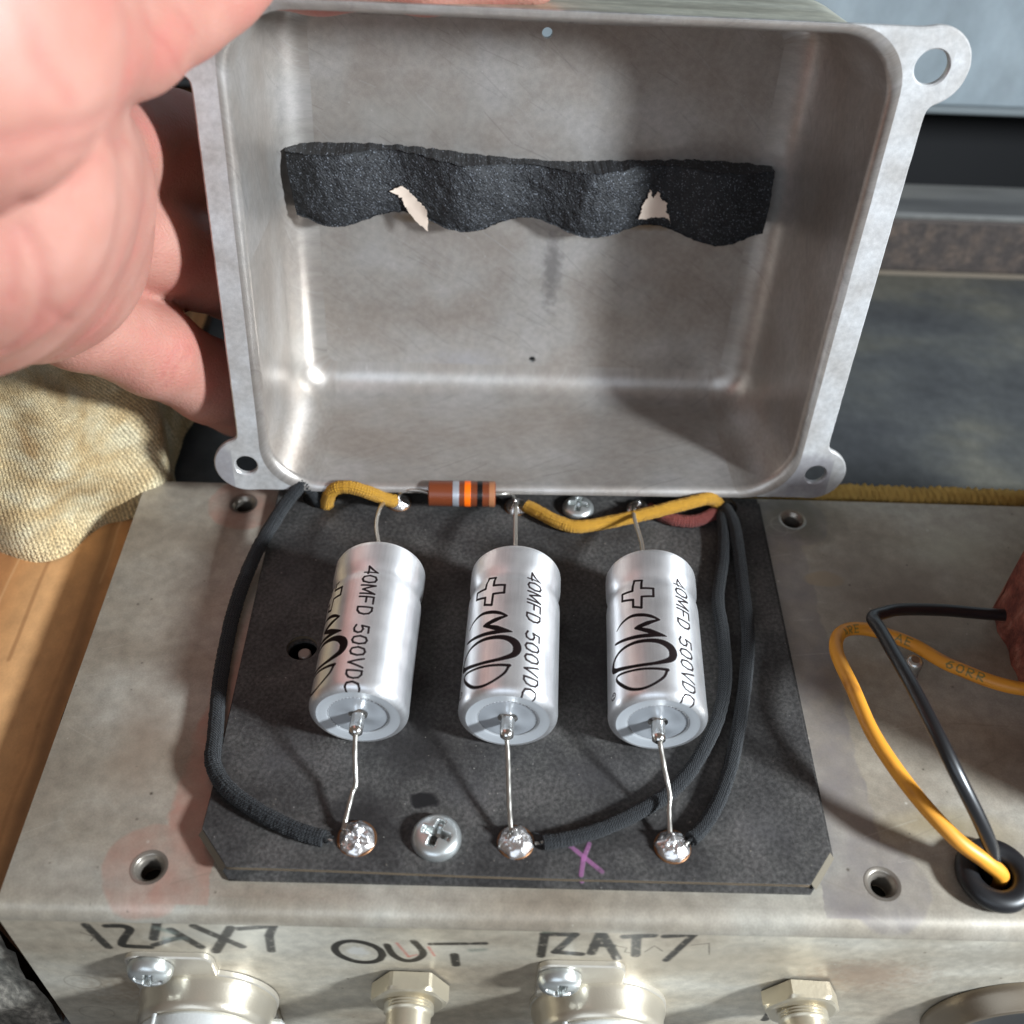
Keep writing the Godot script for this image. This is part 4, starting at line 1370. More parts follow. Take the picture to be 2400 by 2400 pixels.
	var pth := smooth_path([Vector3(87.4, -4.0, 43.4), Vector3(86.0, 2.0, 44.3), Vector3(82.0, 6.0, 43.8), Vector3(76.2, 9.0, 41.0), Vector3(70.1, 11.0, 33.0), Vector3(65.6, 12.0, 22.6), Vector3(64.3, 11.0, 11.2), Vector3(64.2, 8.0, -0.4), Vector3(67.4, 6.0, -7.0), Vector3(73.6, 5.0, -8.5), Vector3(81.7, 5.0, -5.0), Vector3(88.4, 6.0, 1.4), Vector3(100.5, 7.0, 7.2), Vector3(118.5, 7.0, 5.3)], 10)
	b.tube(pth, 1.4, 20)
	var total := 0.0
	for i in range(1, pth.size()):
		total += (pth[i] - pth[i - 1]).length()
	for i in b.u.size():
		b.u[i] = Vector2(b.u[i].y / total, b.u[i].x)
	tag(part("plastic_wire", b, om, self), "glossy orange plastic wire with faint print looping from the rubber grommet", "wire")
	b = MB.new()
	b.tube(smooth_path([Vector3(86.4, -4.0, 42.6), Vector3(82.7, 8.0, 42.3), Vector3(74.6, 20.0, 34.0), Vector3(71.1, 22.0, 20.0), Vector3(70.0, 18.0, 2.9), Vector3(69.9, 16.0, -2.5), Vector3(72.7, 15.0, -4.7), Vector3(77.7, 13.0, -7.5), Vector3(89.3, 8.0, -11.9), Vector3(102.2, 5.0, -13.6), Vector3(118.4, 4.0, -14.0)], 10), func(t, a, l): return 1.3 + 0.08 * exp(-pow((t - 0.47) / 0.02, 2.0)) * sin(a * 3.0), 20)
	tag(part("plastic_wire", b, mats.plastic_black, self), "glossy black plastic wire with a sharp kink above the orange wire", "wire")
	# rubber grommet
	b = MB.new()
	var prof := []
	for k in 25:
		var a := TAU * k / 24.0
		prof.append(Vector2(5.0 + 2.0 * cos(a), 1.5 + 1.75 * sin(a)))
	prof.reverse()
	b.lathe(prof, Transform3D(Basis(Vector3.RIGHT, -PI / 2), Vector3(85.0, 0.25, 44.2)), 48, -2.0)
	tag(part("rubber_grommet", b, mats.rubber, self), "round black rubber grommet where the orange and black wires enter the chassis", "grommet")


# ------------------------------------------------------------------ fittings of the front panel
func front_fittings() -> void:
	var nutm: StandardMaterial3D = mats.brass
	for q in [[-19.3, -27.6, 0.04, "brass phono jack with hexagonal nut under the written OUT"], [54.6, -27.8, 0.10, "brass phono jack with hexagonal nut, casting its shadow by the large black ring"]]:
		var t := thing("phono_jack", q[3], "jack", Vector3(q[0], q[1], 54.3), "phono jacks on the chassis front")
		var b := MB.new()
		# nut: six faces with a rounded top
		var ring := func(r: float, z: float, roundness: float) -> Array:
			var o := []
			for i in 60:
				var a: float = TAU * i / 60.0
				var hexr: float = 6.5 / cos(fposmod(a + q[2], PI / 3.0) - PI / 6.0)
				o.append(Vector3(cos(a), sin(a), 0) * minf(r, lerpf(hexr, 6.6, roundness)) + Vector3(0, 0, z))
			return o
		var rows := [ring.call(99.0, 0.0, 0.0), ring.call(99.0, 2.6, 0.0), ring.call(6.95, 3.2, 0.0), ring.call(6.2, 3.45, 1.0), ring.call(4.4, 3.5, 1.0)]
		for k in rows.size() - 1:
			var pv := PackedVector3Array()
			var ti := PackedInt32Array()
			for i in 61:
				pv.append(rows[k][i % 60])
				pv.append(rows[k + 1][i % 60])
			if k == 0:
				for i in 60:
					b.ngon([pv[i * 2], pv[i * 2 + 1], pv[i * 2 + 3], pv[i * 2 + 2]], Vector3(pv[i * 2].x, pv[i * 2].y, 0))
			else:
				for i in 60:
					ti.append_array([i * 2, i * 2 + 1, i * 2 + 3, i * 2, i * 2 + 3, i * 2 + 2])
				b.patch(pv, ti, PackedVector2Array(), 0, Vector3(pv[0].x * 0.1, pv[0].y * 0.1, 1))
		part("hex_nut", b, mats.warm_brass, t)
		b = MB.new()
		var prof := [Vector2(4.75, 3.4)]
		for k in 7:
			prof.append(Vector2(4.35 if k % 2 == 0 else 4.7, 3.6 + k * 0.28))
		prof.append_array([Vector2(4.15, 5.8), Vector2(4.1, 17.0), Vector2(3.7, 17.6), Vector2(2.4, 17.6), Vector2(2.4, 8.0), Vector2(0.0, 8.0)])
		prof.reverse()
		b.lathe(prof, Transform3D(), 40, 0.5)
		part("barrel", b, mats.warm_brass, t)
		b = MB.new()
		b.lathe([Vector2(0, 22.0), Vector2(1.5, 20.8), Vector2(1.5, 8.0)], Transform3D(), 16)
		part("centre_pin", b, mats.tin, t)

	for q in [[-58.2, -35.0, "tube socket with aluminium shield skirt beneath the writing 12AX7", "dome screw in the socket saddle beneath the writing 12AX7"], [16.8, -35.0, "tube socket with aluminium shield skirt beneath the writing 12AT7", "dome screw in the socket saddle beneath the writing 12AT7"]]:
		var t := thing("tube_socket", q[2], "tube socket", Vector3(q[0], q[1], 54.2), "shielded tube sockets on the chassis front")
		var b := MB.new()
		# saddle plate with its two ears, slightly proud of the panel
		var lp: PackedVector2Array = Geometry2D.merge_polygons(circle(0, 0, 13.2, 64), rrect(-12.5, 3.5, 4.0, 20.2, 2.6, 5, 4))[0]
		lp = Geometry2D.merge_polygons(lp, rrect(-3.5, 12.5, -20.2, -4.0, 2.6, 5, 4))[0]
		b.plate(dense(lp, 1.5), [circle(0, 0, 11.0, 48)], func(p, tt): return Vector3(p.x, p.y, tt * 1.1), 6.0, func(p): return p * 0.03, 0.25)
		part("saddle", b, mats.brass, t)
		b = MB.new()
		b.lathe([Vector2(11.3, 6.9), Vector2(12.1, 6.6), Vector2(12.5, 5.2), Vector2(12.4, 3.8), Vector2(13.0, 2.2), Vector2(13.0, 1.1)].duplicate(), Transform3D(), 72, -2.0)
		part("collar", b, relief(std(C8(206, 197, 180), 0.3, 0.75), mats.grit, 0.02, 40.0), t)
		b = MB.new()
		b.lathe([Vector2(10.6, 30.0), Vector2(11.7, 29.8), Vector2(11.7, 7.6), Vector2(11.3, 6.8), Vector2(10.4, 6.9), Vector2(10.4, 20.0), Vector2(0, 20.0)], Transform3D(), 72, 0.3)
		part("shield_skirt", b, mats.shield, t)
		b = MB.new()
		b.tube([Vector3(-7.2, 9.2, 6.9), Vector3(-7.3, 9.25, 14), Vector3(-7.3, 9.25, 29.6)], 0.55, 8)
		part("rolled_seam", b, mats.shield, t)
		b = MB.new()
		b.box(Vector3(11.2, -6.5, 3.0), Vector3(14.6, -2.0, 9.5), 0.8)
		part("bayonet_lug", b, mats.shield, t)
		screw("dome_screw", Vector3(-66.0 if q[0] < 0.0 else 8.3, -18.4 if q[0] < 0.0 else -19.4, 55.4), Basis(Vector3.RIGHT, PI / 2), 4.1, 3.0, 0.2, q[3], "screws in the tube socket saddles")

	var t := thing("octal_socket", "large round socket with steel ring and black centre in the chassis front", "socket", Vector3(98.5, -37.0, 54.2))
	var b := MB.new()
	b.lathe([Vector2(13.4, 2.0), Vector2(13.6, 4.3), Vector2(14.4, 4.6), Vector2(15.2, 4.2), Vector2(15.6, 2.4), Vector2(17.0, 1.6), Vector2(17.0, 0.0)], Transform3D(), 80, -2.0)
	part("steel_ring", b, relief(std(C8(132, 120, 104), 0.35, 0.7), mats.grit, 0.02, 40.0), t)
	b = MB.new()
	b.lathe([Vector2(0.0, 2.4), Vector2(11.4, 2.4), Vector2(12.2, 3.0), Vector2(13.5, 3.0)].duplicate(), Transform3D(), 64, 0.4)
	part("black_insert", b, std(C8(16, 15, 14), 0.35), t)


# ------------------------------------------------------------------ cover
const LID_T := Vector3(3.217, 13.796, -45.211)
var lid_basis: Basis


func lid() -> void:
	lid_basis = Basis.from_euler(Vector3(-0.109, 0.046, -0.022))
	var t := thing("capacitor_cover", "drawn steel cover held open, hollow side and eared rim towards the viewer", "metal cover", LID_T)
	t.basis = lid_basis
	# steel: stained, scuffed
	var W := 1024
	var H := 820
	var cv := mottle(W, H, 161, 0.006, 0.06, [C8(164, 155, 147), C8(169, 161, 154), C8(174, 168, 162), C8(181, 176, 172)], 0.05, 0.03, 1.0, 1.0, 0.04)
	var rg := noise(162, 0.02, 4)
	var pm := 7.5
	var P := func(x: float, y: float) -> Vector2: return Vector2((x + 68.0) * pm, (100.0 - y) * pm)
	cv.blob(P.call(51.2, 44.5), Vector2(18, 62), C8(104, 84, 52), 0.85, 0.25, rg)
	cv.blob(P.call(4, 31), Vector2(22, 90), C8(120, 116, 114), 0.7, 0.7, noise(163, 0.06, 3))
	cv.blob(P.call(-16, 6), Vector2(90, 26), C8(178, 176, 180), 0.55, 0.8, noise(163, 0.05, 3))
	cv.blob(P.call(-38, 34), Vector2(34, 44), C8(178, 174, 170), 0.4, 0.7, rg)
	cv.blob(P.call(-30, 66), Vector2(180, 60), C8(176, 172, 164), 0.35, 0.9, rg)
	cv.blob(P.call(-26, 43), Vector2(60, 12), C8(120, 92, 60), 0.6, 0.8, rg)
	cv.blob(P.call(26, 43), Vector2(50, 12), C8(120, 92, 60), 0.6, 0.8, rg)
	var rng := RandomNumberGenerator.new()
	rng.seed = 44
	for i in 700:
		var q := Vector2(rng.randf() * W, rng.randf() * H)
		var e := q + Vector2.from_angle(rng.randf_range(0.35, 0.85)) * rng.randf_range(14, 90)
		cv.stroke([q, e], rng.randf_range(0.7, 1.8), C8(128, 122, 118) if rng.randf() < 0.6 else C8(190, 186, 184), rng.randf_range(0.1, 0.4), 1.2)
	for i in 120:
		var q := Vector2(rng.randf() * W, rng.randf() * H)
		cv.blob(q, Vector2.ONE * rng.randf_range(0.8, 2.0), C8(214, 212, 210), rng.randf_range(0.2, 0.8), 0.8)
	var lt := cv.texture()
	var steel := tex(lt, 0.36, 0.64)
	relief(steel, lt, 0.008)
	var uvf := func(p: Vector2) -> Vector2: return Vector2((p.x + 68.0) / (W / pm), (100.0 - p.y) / (H / pm))

	var x0 := -59.6
	var x1 := 58.6
	var y0 := -5.0
	var y1 := 95.6
	# inner loops from the rim to the floor: (inset, depth, corner radius)
	var steps := []
	for k in 7:
		var a := PI / 2 * k / 6.0
		steps.append([-2.0 + 2.0 * sin(a), 2.0 - 2.0 * cos(a), 11.6])
	steps.append([0.5, 9.0, 11.2])
	steps.append([1.0, 18.0, 10.8])
	steps.append([1.4, 27.0, 10.5])
	for k in 9:
		var a := PI / 2 * k / 8.0
		steps.append([1.6 + 8.0 * (1.0 - cos(a)), 30.0 + 8.0 * sin(a), 10.3 - 7.6 * (1.0 - cos(a))])
	var loop := func(s: Array) -> PackedVector2Array: return rrect(x0 + s[0], x1 - s[0], y0 + s[0], y1 - s[0], maxf(s[2], 1.0))
	var b := MB.new()
	var rows := []
	for s in steps:
		var row := []
		for p in loop.call(s):
			row.append(Vector3(p.x, p.y, -s[1]))
		rows.append(row)
	var m: int = rows[0].size()
	var pv := PackedVector3Array()
	var uv := PackedVector2Array()
	for k in rows.size():
		for i in m + 1:
			pv.append(rows[k][i % m])
			var q: Vector3 = rows[k][i % m]
			uv.append(Vector2(3.0 * i / m, 0.02 - q.z * 0.009))
	var tri := PackedInt32Array()
	for k in rows.size() - 1:
		for i in m:
			var p := k * (m + 1) + i
			tri.append_array([p, p + 1, p + m + 2, p, p + m + 2, p + m + 1])
	b.patch(pv, tri, uv, 3 * (m + 1) + 18, Vector3(-1, 0, 0.5))
	part("wall_skirt", b, steel, t)
	# floor
	b = MB.new()
	var fl: PackedVector2Array = loop.call(steps[-1])
	b.plate(fl, [circle(-0.9, 84.0, 1.1, 20), circle(0.9, 6.4, 0.85, 20)], func(p, tt): return Vector3(p.x, p.y, -38.0 - (1.0 - tt) * 1.0), 7.0, uvf)
	part("floor_panel", b, steel, t)
	# rim with ears
	var poly := PackedVector2Array([Vector2(-66.2, -6.9), Vector2(66.2, -6.9), Vector2(66.2, 97.6), Vector2(-66.2, 97.6)])
	var flat := [poly]
	var outl := dense(poly, 1.0)
	for e in [Vector2(-65, 0), Vector2(65, 0), Vector2(65, 91), Vector2(-65, 91)]:
		var u := Geometry2D.merge_polygons(outl, circle(e.x, e.y, 7.1, 48))
		outl = u[0]
	# soften the notches beside the ears
	outl = dense(outl, 0.8)
	for it in 6:
		var nxt := PackedVector2Array()
		for i in outl.size():
			nxt.append(outl[i] * 0.5 + (outl[(i + 1) % outl.size()] + outl[(i + outl.size() - 1) % outl.size()]) * 0.25)
		outl = nxt
	b = MB.new()
	var hl := [loop.call(steps[0])]
	for e in [Vector2(-65, 0), Vector2(65, 0), Vector2(65, 91), Vector2(-65, 91)]:
		hl.append(circle(e.x, e.y, 2.4 if e.y < 50 else 3.1, 32))
	var rm := noise(164, 0.05, 2)
	b.plate(outl, hl, func(p, tt): return Vector3(p.x + 0.05 * rm.get_noise_2d(p.y * 6.0, p.x), p.y, -1.2 * (1.0 - tt)), 5.0, uvf, 0.3, true, true, true)
	b.plate(outl, hl, func(p, tt): return Vector3(p.x + 0.05 * rm.get_noise_2d(p.y * 6.0, p.x), p.y, -1.2 * tt), 5.0, uvf, 0.0, false)
	var rimt := mottle(W, H, 165, 0.012, 0.08, [C8(172, 169, 166), C8(180, 178, 176), C8(186, 185, 184), C8(194, 194, 194)], 0.06, 0.03, 1.0, 1.0, 0.05)
	rimt.blob(P.call(64, -1), Vector2(80, 60), C8(120, 116, 122), 0.5, 0.5, rg)
	part("eared_rim", b, tex(rimt.texture(), 0.34, 0.25), t)
	# outside of the shell
	b = MB.new()
	rows = []
	for s in [[-1.1, 1.0, 12.6], [-0.6, 9.0, 12.2], [0.2, 27.0, 11.6], [0.8, 32.0, 11.2], [3.0, 36.6, 9.0], [6.4, 39.2, 6.0]]:
		var row := []
		for p in loop.call(s):
			row.append(Vector3(p.x, p.y, -s[1]))
		rows.append(row)
	pv = PackedVector3Array()
	uv = PackedVector2Array()
	for k in rows.size():
		for i in m + 1:
			var q: Vector3 = rows[k][i % m]
			pv.append(q)
			uv.append(Vector2(q.x + 68.0, -q.z * 3.0 + q.y * 0.3) / 137.0)
	tri = PackedInt32Array()
	for k in rows.size() - 1:
		for i in m:
			var p := k * (m + 1) + i
			tri.append_array([p, p + 1, p + m + 2, p, p + m + 2, p + m + 1])
	b.patch(pv, tri, uv, (m + 1) + 18, Vector3(1, 0, 0))
	var outt := mottle(512, 512, 166, 0.014, 0.06, [C8(150, 146, 128), C8(178, 176, 158), C8(192, 191, 174)], 0.10, 0.04, 3.0, 1.0)
	part("outer_shell", b, tex(outt.texture(), 0.45, 0.5), t)
	b = MB.new()
	b.plate(loop.call([6.4, 39.2, 6.0]), [circle(-0.9, 84.0, 1.1, 20), circle(0.9, 6.4, 0.85, 20)], func(p, tt): return Vector3(p.x, p.y, -39.2 - tt * 0.01), 12.0, uvf, 0.0, false)
	part("outer_floor", b, tex(outt.texture(), 0.45, 0.5), t)

	foam(t)


func foam(t: Node3D) -> void:
	var nz := noise(171, 0.16, 3)
	var pit := noise(172, 1.1, 2, FastNoiseLite.TYPE_CELLULAR)
	var top := func(u: float) -> float: return lerpf(59.2, 57.6, u) + 0.9 * sin(u * 9.0) + 0.35 * nz.get_noise_1d(u * 200.0)
	var bot := func(u: float) -> float: return 44.8 - 2.2 * u * u + 1.5 * cos(TAU * (lerpf(-54, 51.5, u) + 2.7) / 28.5) + 0.25 * nz.get_noise_1d(u * 300.0 + 90.0)
	var thick := func(u: float, c: float) -> float:
		var x := lerpf(-54, 51.5, u)
		var ridge := cos(TAU * (x - 11.5) / 28.5)
		return 5.8 + 2.3 * ridge * (1.0 - 0.45 * c) + 0.4 * sin(c * PI) + 0.5 * nz.get_noise_2d(x, c * 14.0)
	var shape := func(a: float, c: float) -> Vector3:
		var u := lerpf(-54, 51.5, a)
		var lo: float = bot.call(a)
		var hi: float = top.call(a)
		# c runs: upper side, front, lower side
		var th: float
		var v: float
		if c < 0.12:
			th = thick.call(a, 0.0) * (c / 0.12)
			v = hi
		elif c > 0.88:
			th = thick.call(a, 1.0) * ((1.0 - c) / 0.12)
			v = lo
		else:
			var f := (c - 0.12) / 0.76
			th = thick.call(a, f)
			v = lerpf(hi, lo, f)
			th -= 0.7 * (pow(1.0 - f, 8.0) + pow(f, 8.0))
		var d := pit.get_noise_3d(u * 2.2, v * 2.2, th) * 0.3 + nz.get_noise_2d(u * 22.0, v * 22.0) * 0.3
		return Vector3(u + 2.0 * (1.0 - c) * (0.0 if a > 0.5 else -1.0) * (1.0 - a) + d * 0.3, v + d * 0.4, -37.95 + maxf(0.02, th + d))
	var b := MB.new()
	b.grid(620, 110, shape, func(a, c): return Vector2(a * 8.0, c), Vector3(0, 0, 1))
	for e in [0.0, 1.0]:
		b.grid(2, 40, func(a: float, c: float):
			var q: Vector3 = shape.call(e, c)
			return Vector3(q.x, q.y, lerpf(q.z, -37.95, a)), null, Vector3(-1 if e == 0.0 else 1, 0, 0))
	var fm := std(C8(38, 40, 44), 0.34)
	var ft := Image.create(512, 128, false, Image.FORMAT_RGB8)
	var fr := RandomNumberGenerator.new()
	fr.seed = 77
	for y in 128:
		for x in 512:
			var k := 0.55 + 0.9 * fr.randf()
			var cc := C8(27, 28, 31) * k
			if fr.randf() < 0.035:
				cc = C8(140, 145, 154)
			elif fr.randf() < 0.12:
				cc = C8(8, 8, 9)
			ft.set_pixel(x, y, Color(cc.r, cc.g, cc.b))
	fm = tex(ImageTexture.create_from_image(ft), 0.7)
	fm.uv1_scale = Vector3(0.18, 1.0, 1.0)
	var fo := part("foam_strip", b, fm, t, "wavy strip of black foam glued across the inside of the cover")
	# torn paper left on the foam
	var pm := std(C8(214, 196, 180), 0.9)
	for q in [[Vector2(-33.6, 51.0), Vector2(-30.7, 52.2), Vector2(-28.6, 50.6), Vector2(-25.4, 47.4), Vector2(-25.2, 42.6), Vector2(-27.6, 44.2), Vector2(-30.2, 47.4), Vector2(-31.0, 49.6)], [Vector2(22.2, 46.6), Vector2(22.6, 50.0), Vector2(23.4, 51.6), Vector2(24.0, 53.2), Vector2(24.8, 51.6), Vector2(26.0, 52.8), Vector2(26.6, 51.4), Vector2(28.0, 50.4), Vector2(28.2, 48.6), Vector2(29.4, 46.2), Vector2(28.4, 47.2)]]:
		b = MB.new()
		var lp := dense(PackedVector2Array(q), 0.5)
		var jag := PackedVector2Array()
		for p in lp:
			jag.append(p + Vector2(nz.get_noise_2d(p.x * 9.0, p.y * 9.0), nz.get_noise_2d(p.x * 9.0 + 50.0, p.y * 9.0)) * 0.5)
		b.plate(jag, [], func(p: Vector2, tt: float):
			var a: float = clampf((p.x + 54.0) / 105.5, 0.0, 1.0)
			var f := clampf((top.call(a) - p.y) / (top.call(a) - bot.call(a)), 0.0, 1.0)
			return Vector3(p.x, p.y, -37.95 + thick.call(a, f) + 0.25 + 0.2 * tt + 0.5 * smoothstep(46.0, 43.0, p.y)), 1.0, func(p): return p * 0.1)
		part("paper_scrap", b, pm, fo)


# ------------------------------------------------------------------ hand
func hand() -> void:
	# bones: points with radii, in millimetres
	var B := func(a: Vector3, ra: float, c: Vector3, rc: float) -> Array: return [a, c, ra, rc]
	var groups := HAND_BONES()
	var lo := Vector3(1e9, 1e9, 1e9)
	var hi := -lo
	for g in groups:
		for s in g[1]:
			var r: float = maxf(s[2], s[3]) + 3.0
			lo = lo.min(s[0] - Vector3.ONE * r).min(s[1] - Vector3.ONE * r)
			hi = hi.max(s[0] + Vector3.ONE * r).max(s[1] + Vector3.ONE * r)
	lo.x = maxf(lo.x, -175.0)
	var cell := 1.25
	var dim := Vector3i(((hi - lo) / cell).ceil()) + Vector3i.ONE
	var nx := dim.x
	var ny := dim.y
	var nzz := dim.z
	var field := PackedFloat32Array()
	field.resize(nx * ny * nzz)
	field.fill(9.0)
	# coarse pass finds the blocks near the surface
	var blk := 4
	var soft := noise(181, 0.045, 2)
	for bz in range(0, nzz, blk):
		for by in range(0, ny, blk):
			for bx in range(0, nx, blk):
				var ce := lo + Vector3(bx + 2, by + 2, bz + 2) * cell
				var d0 := sdf(groups, ce)
				if absf(d0) > 8.0:
					if d0 < 0.0:
						for z in range(bz, mini(bz + blk, nzz)):
							for y in range(by, mini(by + blk, ny)):
								for x in range(bx, mini(bx + blk, nx)):
									field[(z * ny + y) * nx + x] = -9.0
					continue
				for z in range(bz, mini(bz + blk, nzz)):
					for y in range(by, mini(by + blk, ny)):
						for x in range(bx, mini(bx + blk, nx)):
							var p := lo + Vector3(x, y, z) * cell
							field[(z * ny + y) * nx + x] = sdf(groups, p) + soft.get_noise_3dv(p) * 0.3
	# surface nets
	var vid := {}
	var verts := PackedVector3Array()
	var tris := PackedInt32Array()
	var off := [0, 1, nx, nx + 1, nx * ny, nx * ny + 1, nx * ny + nx, nx * ny + nx + 1]
	var corner := [Vector3(0, 0, 0), Vector3(1, 0, 0), Vector3(0, 1, 0), Vector3(1, 1, 0), Vector3(0, 0, 1), Vector3(1, 0, 1), Vector3(0, 1, 1), Vector3(1, 1, 1)]
	var edges := [[0, 1], [2, 3], [4, 5], [6, 7], [0, 2], [1, 3], [4, 6], [5, 7], [0, 4], [1, 5], [2, 6], [3, 7]]
	for z in nzz - 1:
		for y in ny - 1:
			var row := (z * ny + y) * nx
			for x in nx - 1:
				var i := row + x
				var s0 := field[i] < 0.0
				var mixed := false
				for k in range(1, 8):
					if (field[i + off[k]] < 0.0) != s0:
						mixed = true
						break
				if not mixed:
					continue
				var sum := Vector3.ZERO
				var cnt := 0
				for e in edges:
					var fa := field[i + off[e[0]]]
					var fb := field[i + off[e[1]]]
					if (fa < 0.0) != (fb < 0.0):
						sum += corner[e[0]].lerp(corner[e[1]], fa / (fa - fb))
						cnt += 1
				vid[i] = verts.size()
				verts.append(lo + (Vector3(x, y, z) + sum / cnt) * cell)
	for i in vid:
		var s := field[i] < 0.0
		for ax in 3:
			var st: int = [1, nx, nx * ny][ax]
			var s1: int = [nx, nx * ny, 1][ax]
			var s2: int = [nx * ny, 1, nx][ax]
			if (field[i + st] < 0.0) == s:
				continue
			if not (vid.has(i - s1) and vid.has(i - s2) and vid.has(i - s1 - s2)):
				continue
			var q := [vid[i], vid[i - s1], vid[i - s1 - s2], vid[i - s2]]
			if s:
				tris.append_array([q[0], q[2], q[1], q[0], q[3], q[2]])
			else:
				tris.append_array([q[0], q[1], q[2], q[0], q[2], q[3]])
	# creases: grooves along lines on the palm side
	var nrm := PackedVector3Array()
	nrm.resize(verts.size())
	for k in range(0, tris.size(), 3):
		var f: Vector3 = (verts[tris[k + 2]] - verts[tris[k]]).cross(verts[tris[k + 1]] - verts[tris[k]])
		nrm[tris[k]] += f
		nrm[tris[k + 1]] += f
		nrm[tris[k + 2]] += f
	var cols := PackedColorArray()
	var bl := noise(182, 0.05, 3)
	var bl2 := noise(183, 0.16, 3)
	var base := C8(180, 126, 112).srgb_to_linear()
	var pink := C8(186, 114, 104).srgb_to_linear()
	var pale := C8(187, 138, 124).srgb_to_linear()
	var lines := HAND_CREASES()
	for i in verts.size():
		var p := verts[i]
		var nn := nrm[i].normalized()
		var push := 0.0
		var red := 0.0
		for ln in lines:
			var w: float = ln[1]
			for k in ln[2].size() - 1:
				var a: Vector3 = ln[2][k]
				var c: Vector3 = ln[2][k + 1]
				var tt := clampf((p - a).dot(c - a) / (c - a).length_squared(), 0.0, 1.0)
				var d := p.distance_to(a.lerp(c, tt))
				if d < w * 3.0:
					var g := exp(-pow(d / w, 2.0))
					push = maxf(push, g * ln[0])
					red = maxf(red, g)
		verts[i] = p - nn * push
		var t := clampf(0.5 + bl.get_noise_3dv(p) * 0.7 + bl2.get_noise_3dv(p) * 0.3, 0.0, 1.0)
		var q := pale.lerp(base, minf(1.0, t * 2.0)).lerp(pink, maxf(0.0, t - 0.5) * 1.3)
		cols.append(q.lerp(pink * 0.85, red * 0.4))
	var mb := MB.new()
	mb.patch(verts, tris, PackedVector2Array(), -1, Vector3.ZERO, cols)
	var m := std(Color.WHITE, 0.48)
	m.vertex_color_use_as_albedo = true
	m.subsurf_scatter_enabled = true
	m.subsurf_scatter_strength = 0.2
	m.metallic_specular = 0.4
	relief(m, seamless(184, 0.05, 512, 5), 0.15, 45.0)
	var t := thing("hand", "bare hand holding the cover open by its corner, thumb over the top", "hand")
	part("skin", mb, m, t)


func sdf(groups: Array, p: Vector3) -> float:
	var d := 1e9
	for g in groups:
		var dg := 1e9
		var kk: float = g[0]
		for s in g[1]:
			var a: Vector3 = s[0]
			var ba: Vector3 = s[1] - a
			var t := clampf((p - a).dot(ba) / ba.length_squared(), 0.0, 1.0)
			var q := (p - a - ba * t).length() - lerpf(s[2], s[3], t)
			var h := maxf(kk - absf(dg - q), 0.0) / kk
			dg = minf(dg, q) - h * h * kk * 0.25
		var hh := maxf(3.0 - absf(d - dg), 0.0) / 3.0
		d = minf(d, dg) - hh * hh * 3.0 * 0.25
	return d


#HANDDATA
func HAND_BONES() -> Array:
	return [
		[4.0, [[Vector3(-67.1, 137.0, 22.0), Vector3(-71.3, 128.0, 2.0), 21.0, 15.0], [Vector3(-71.3, 128.0, 2.0), Vector3(-68.4, 122.6, -8.0), 15.0, 12.3], [Vector3(-68.4, 122.6, -8.0), Vector3(-62.8, 118.0, -26.0), 12.3, 9.9], [Vector3(-62.8, 118.0, -26.0), Vector3(-57.4, 117.1, -37.0), 9.9, 8.1], [Vector3(-57.4, 117.1, -37.0), Vector3(-52.7, 117.5, -44.0), 8.1, 7.2], [Vector3(-52.7, 117.5, -44.0), Vector3(-49.3, 118.6, -49.0), 7.2, 7.0]]],  # thumb
		[14.0, [[Vector3(-77.6, 112.0, 8.0), Vector3(-78.3, 102.2, -14.0), 22.0, 14.0], [Vector3(-78.3, 102.2, -14.0), Vector3(-78.8, 93.9, -32.0), 14.0, 8.6], [Vector3(-78.8, 93.9, -32.0), Vector3(-81.1, 80.3, -62.0), 8.6, 8.2], [Vector3(-81.1, 80.3, -62.0), Vector3(-75.8, 70.8, -78.0), 8.2, 9.5], [Vector3(-75.8, 70.8, -78.0), Vector3(-74.8, 62.3, -90.0), 9.5, 8.5], [Vector3(-87.4, 96.3, -4.0), Vector3(-86.5, 85.8, -22.0), 22.0, 14.5], [Vector3(-86.5, 85.8, -22.0), Vector3(-81.8, 80.0, -33.0), 14.5, 8.6], [Vector3(-81.8, 80.0, -33.0), Vector3(-80.9, 76.7, -36.0), 8.6, 6.4], [Vector3(-90.9, 87.0, -14.0), Vector3(-89.1, 71.1, -28.0), 14.0, 9.8], [Vector3(-89.1, 71.1, -28.0), Vector3(-85.0, 67.8, -35.0), 9.8, 7.6]]],  # palm
		[3.0, [[Vector3(-93.9, 62.8, -36.0), Vector3(-88.1, 55.1, -40.0), 10.0, 9.5], [Vector3(-88.1, 55.1, -40.0), Vector3(-79.0, 40.6, -50.0), 9.5, 9.4], [Vector3(-79.0, 40.6, -50.0), Vector3(-71.9, 24.7, -60.0), 9.4, 9.2], [Vector3(-71.9, 24.7, -60.0), Vector3(-68.6, 12.0, -68.0), 9.2, 8.4]]],  # pinky
		[3.0, [[Vector3(-85.7, 73.9, -48.0), Vector3(-78.6, 62.8, -58.0), 9.5, 9.8], [Vector3(-78.6, 62.8, -58.0), Vector3(-71.6, 49.8, -70.0), 9.8, 10.2], [Vector3(-71.6, 49.8, -70.0), Vector3(-68.5, 40.6, -77.0), 10.2, 9.0]]],  # ring
		[3.0, [[Vector3(-60.0, 119.3, -62.0), Vector3(-51.4, 114.2, -70.0), 9.5, 9.0], [Vector3(-51.4, 114.2, -70.0), Vector3(-40.2, 112.9, -69.0), 9.0, 8.3], [Vector3(-40.2, 112.9, -69.0), Vector3(-21.3, 113.7, -68.0), 8.3, 8.0], [Vector3(-21.3, 113.7, -68.0), Vector3(-2.7, 114.3, -69.0), 8.0, 7.2]]],  # index
	]


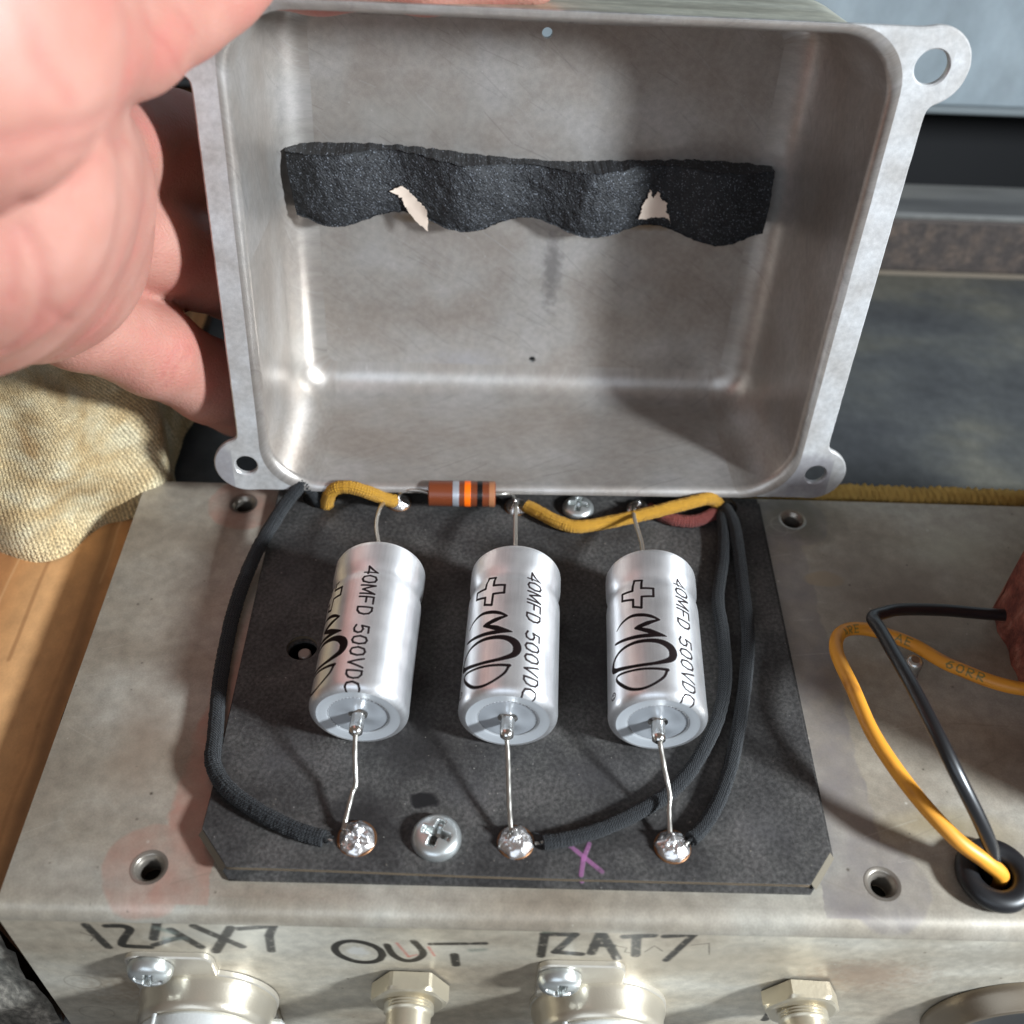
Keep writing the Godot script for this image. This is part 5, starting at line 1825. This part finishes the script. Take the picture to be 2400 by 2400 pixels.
func HAND_CREASES() -> Array:
	return [
		[0.54, 1.21, [Vector3(-54.5, 131.0, 37.7), Vector3(-52.0, 130.6, 35.1), Vector3(-49.9, 129.4, 31.3), Vector3(-48.3, 127.9, 24.7)]],
		[0.42, 0.99, [Vector3(-53.9, 126.3, 34.4), Vector3(-51.4, 127.4, 32.1), Vector3(-49.8, 125.7, 26.0), Vector3(-59.5, 108.4, -9.0)]],
		[0.30, 0.88, [Vector3(-57.6, 115.9, 16.4), Vector3(-56.4, 116.4, 12.1), Vector3(-59.1, 109.4, -5.8)]],
		[0.48, 1.10, [Vector3(-56.8, 121.9, 32.3), Vector3(-61.9, 113.0, 23.4), Vector3(-61.4, 108.9, 22.5), Vector3(-62.6, 103.5, 21.7), Vector3(-66.3, 96.3, 19.5), Vector3(-71.9, 91.9, 19.1)]],
		[0.30, 0.88, [Vector3(-63.0, 113.2, 24.5), Vector3(-63.9, 108.2, 24.8), Vector3(-65.6, 104.4, 24.9)]],
		[0.30, 0.88, [Vector3(-62.8, 103.2, 21.8), Vector3(-63.9, 98.2, 18.8), Vector3(-66.9, 89.4, 8.6)]],
		[0.30, 0.88, [Vector3(-70.6, 76.1, -17.0), Vector3(-72.4, 73.2, -16.8), Vector3(-76.9, 69.7, -13.9), Vector3(-82.7, 65.0, -14.4)]],
		[0.27, 0.77, [Vector3(-69.8, 43.8, -47.2), Vector3(-72.5, 41.9, -42.2), Vector3(-75.1, 37.6, -41.1)]],
		[0.24, 0.66, [Vector3(-71.5, 45.9, -45.2), Vector3(-73.5, 43.7, -41.4), Vector3(-75.4, 40.1, -40.3)]],
		[0.21, 0.66, [Vector3(-54.9, 122.9, -13.7), Vector3(-53.8, 117.4, -18.5), Vector3(-54.1, 112.9, -22.0)]],
		[0.21, 0.66, [Vector3(-53.0, 121.6, -22.6), Vector3(-51.9, 117.0, -25.0)]],
		[0.18, 0.77, [Vector3(-50.2, 140.8, 33.9), Vector3(-50.0, 137.4, 34.1), Vector3(-49.0, 132.6, 31.7)]],
	]
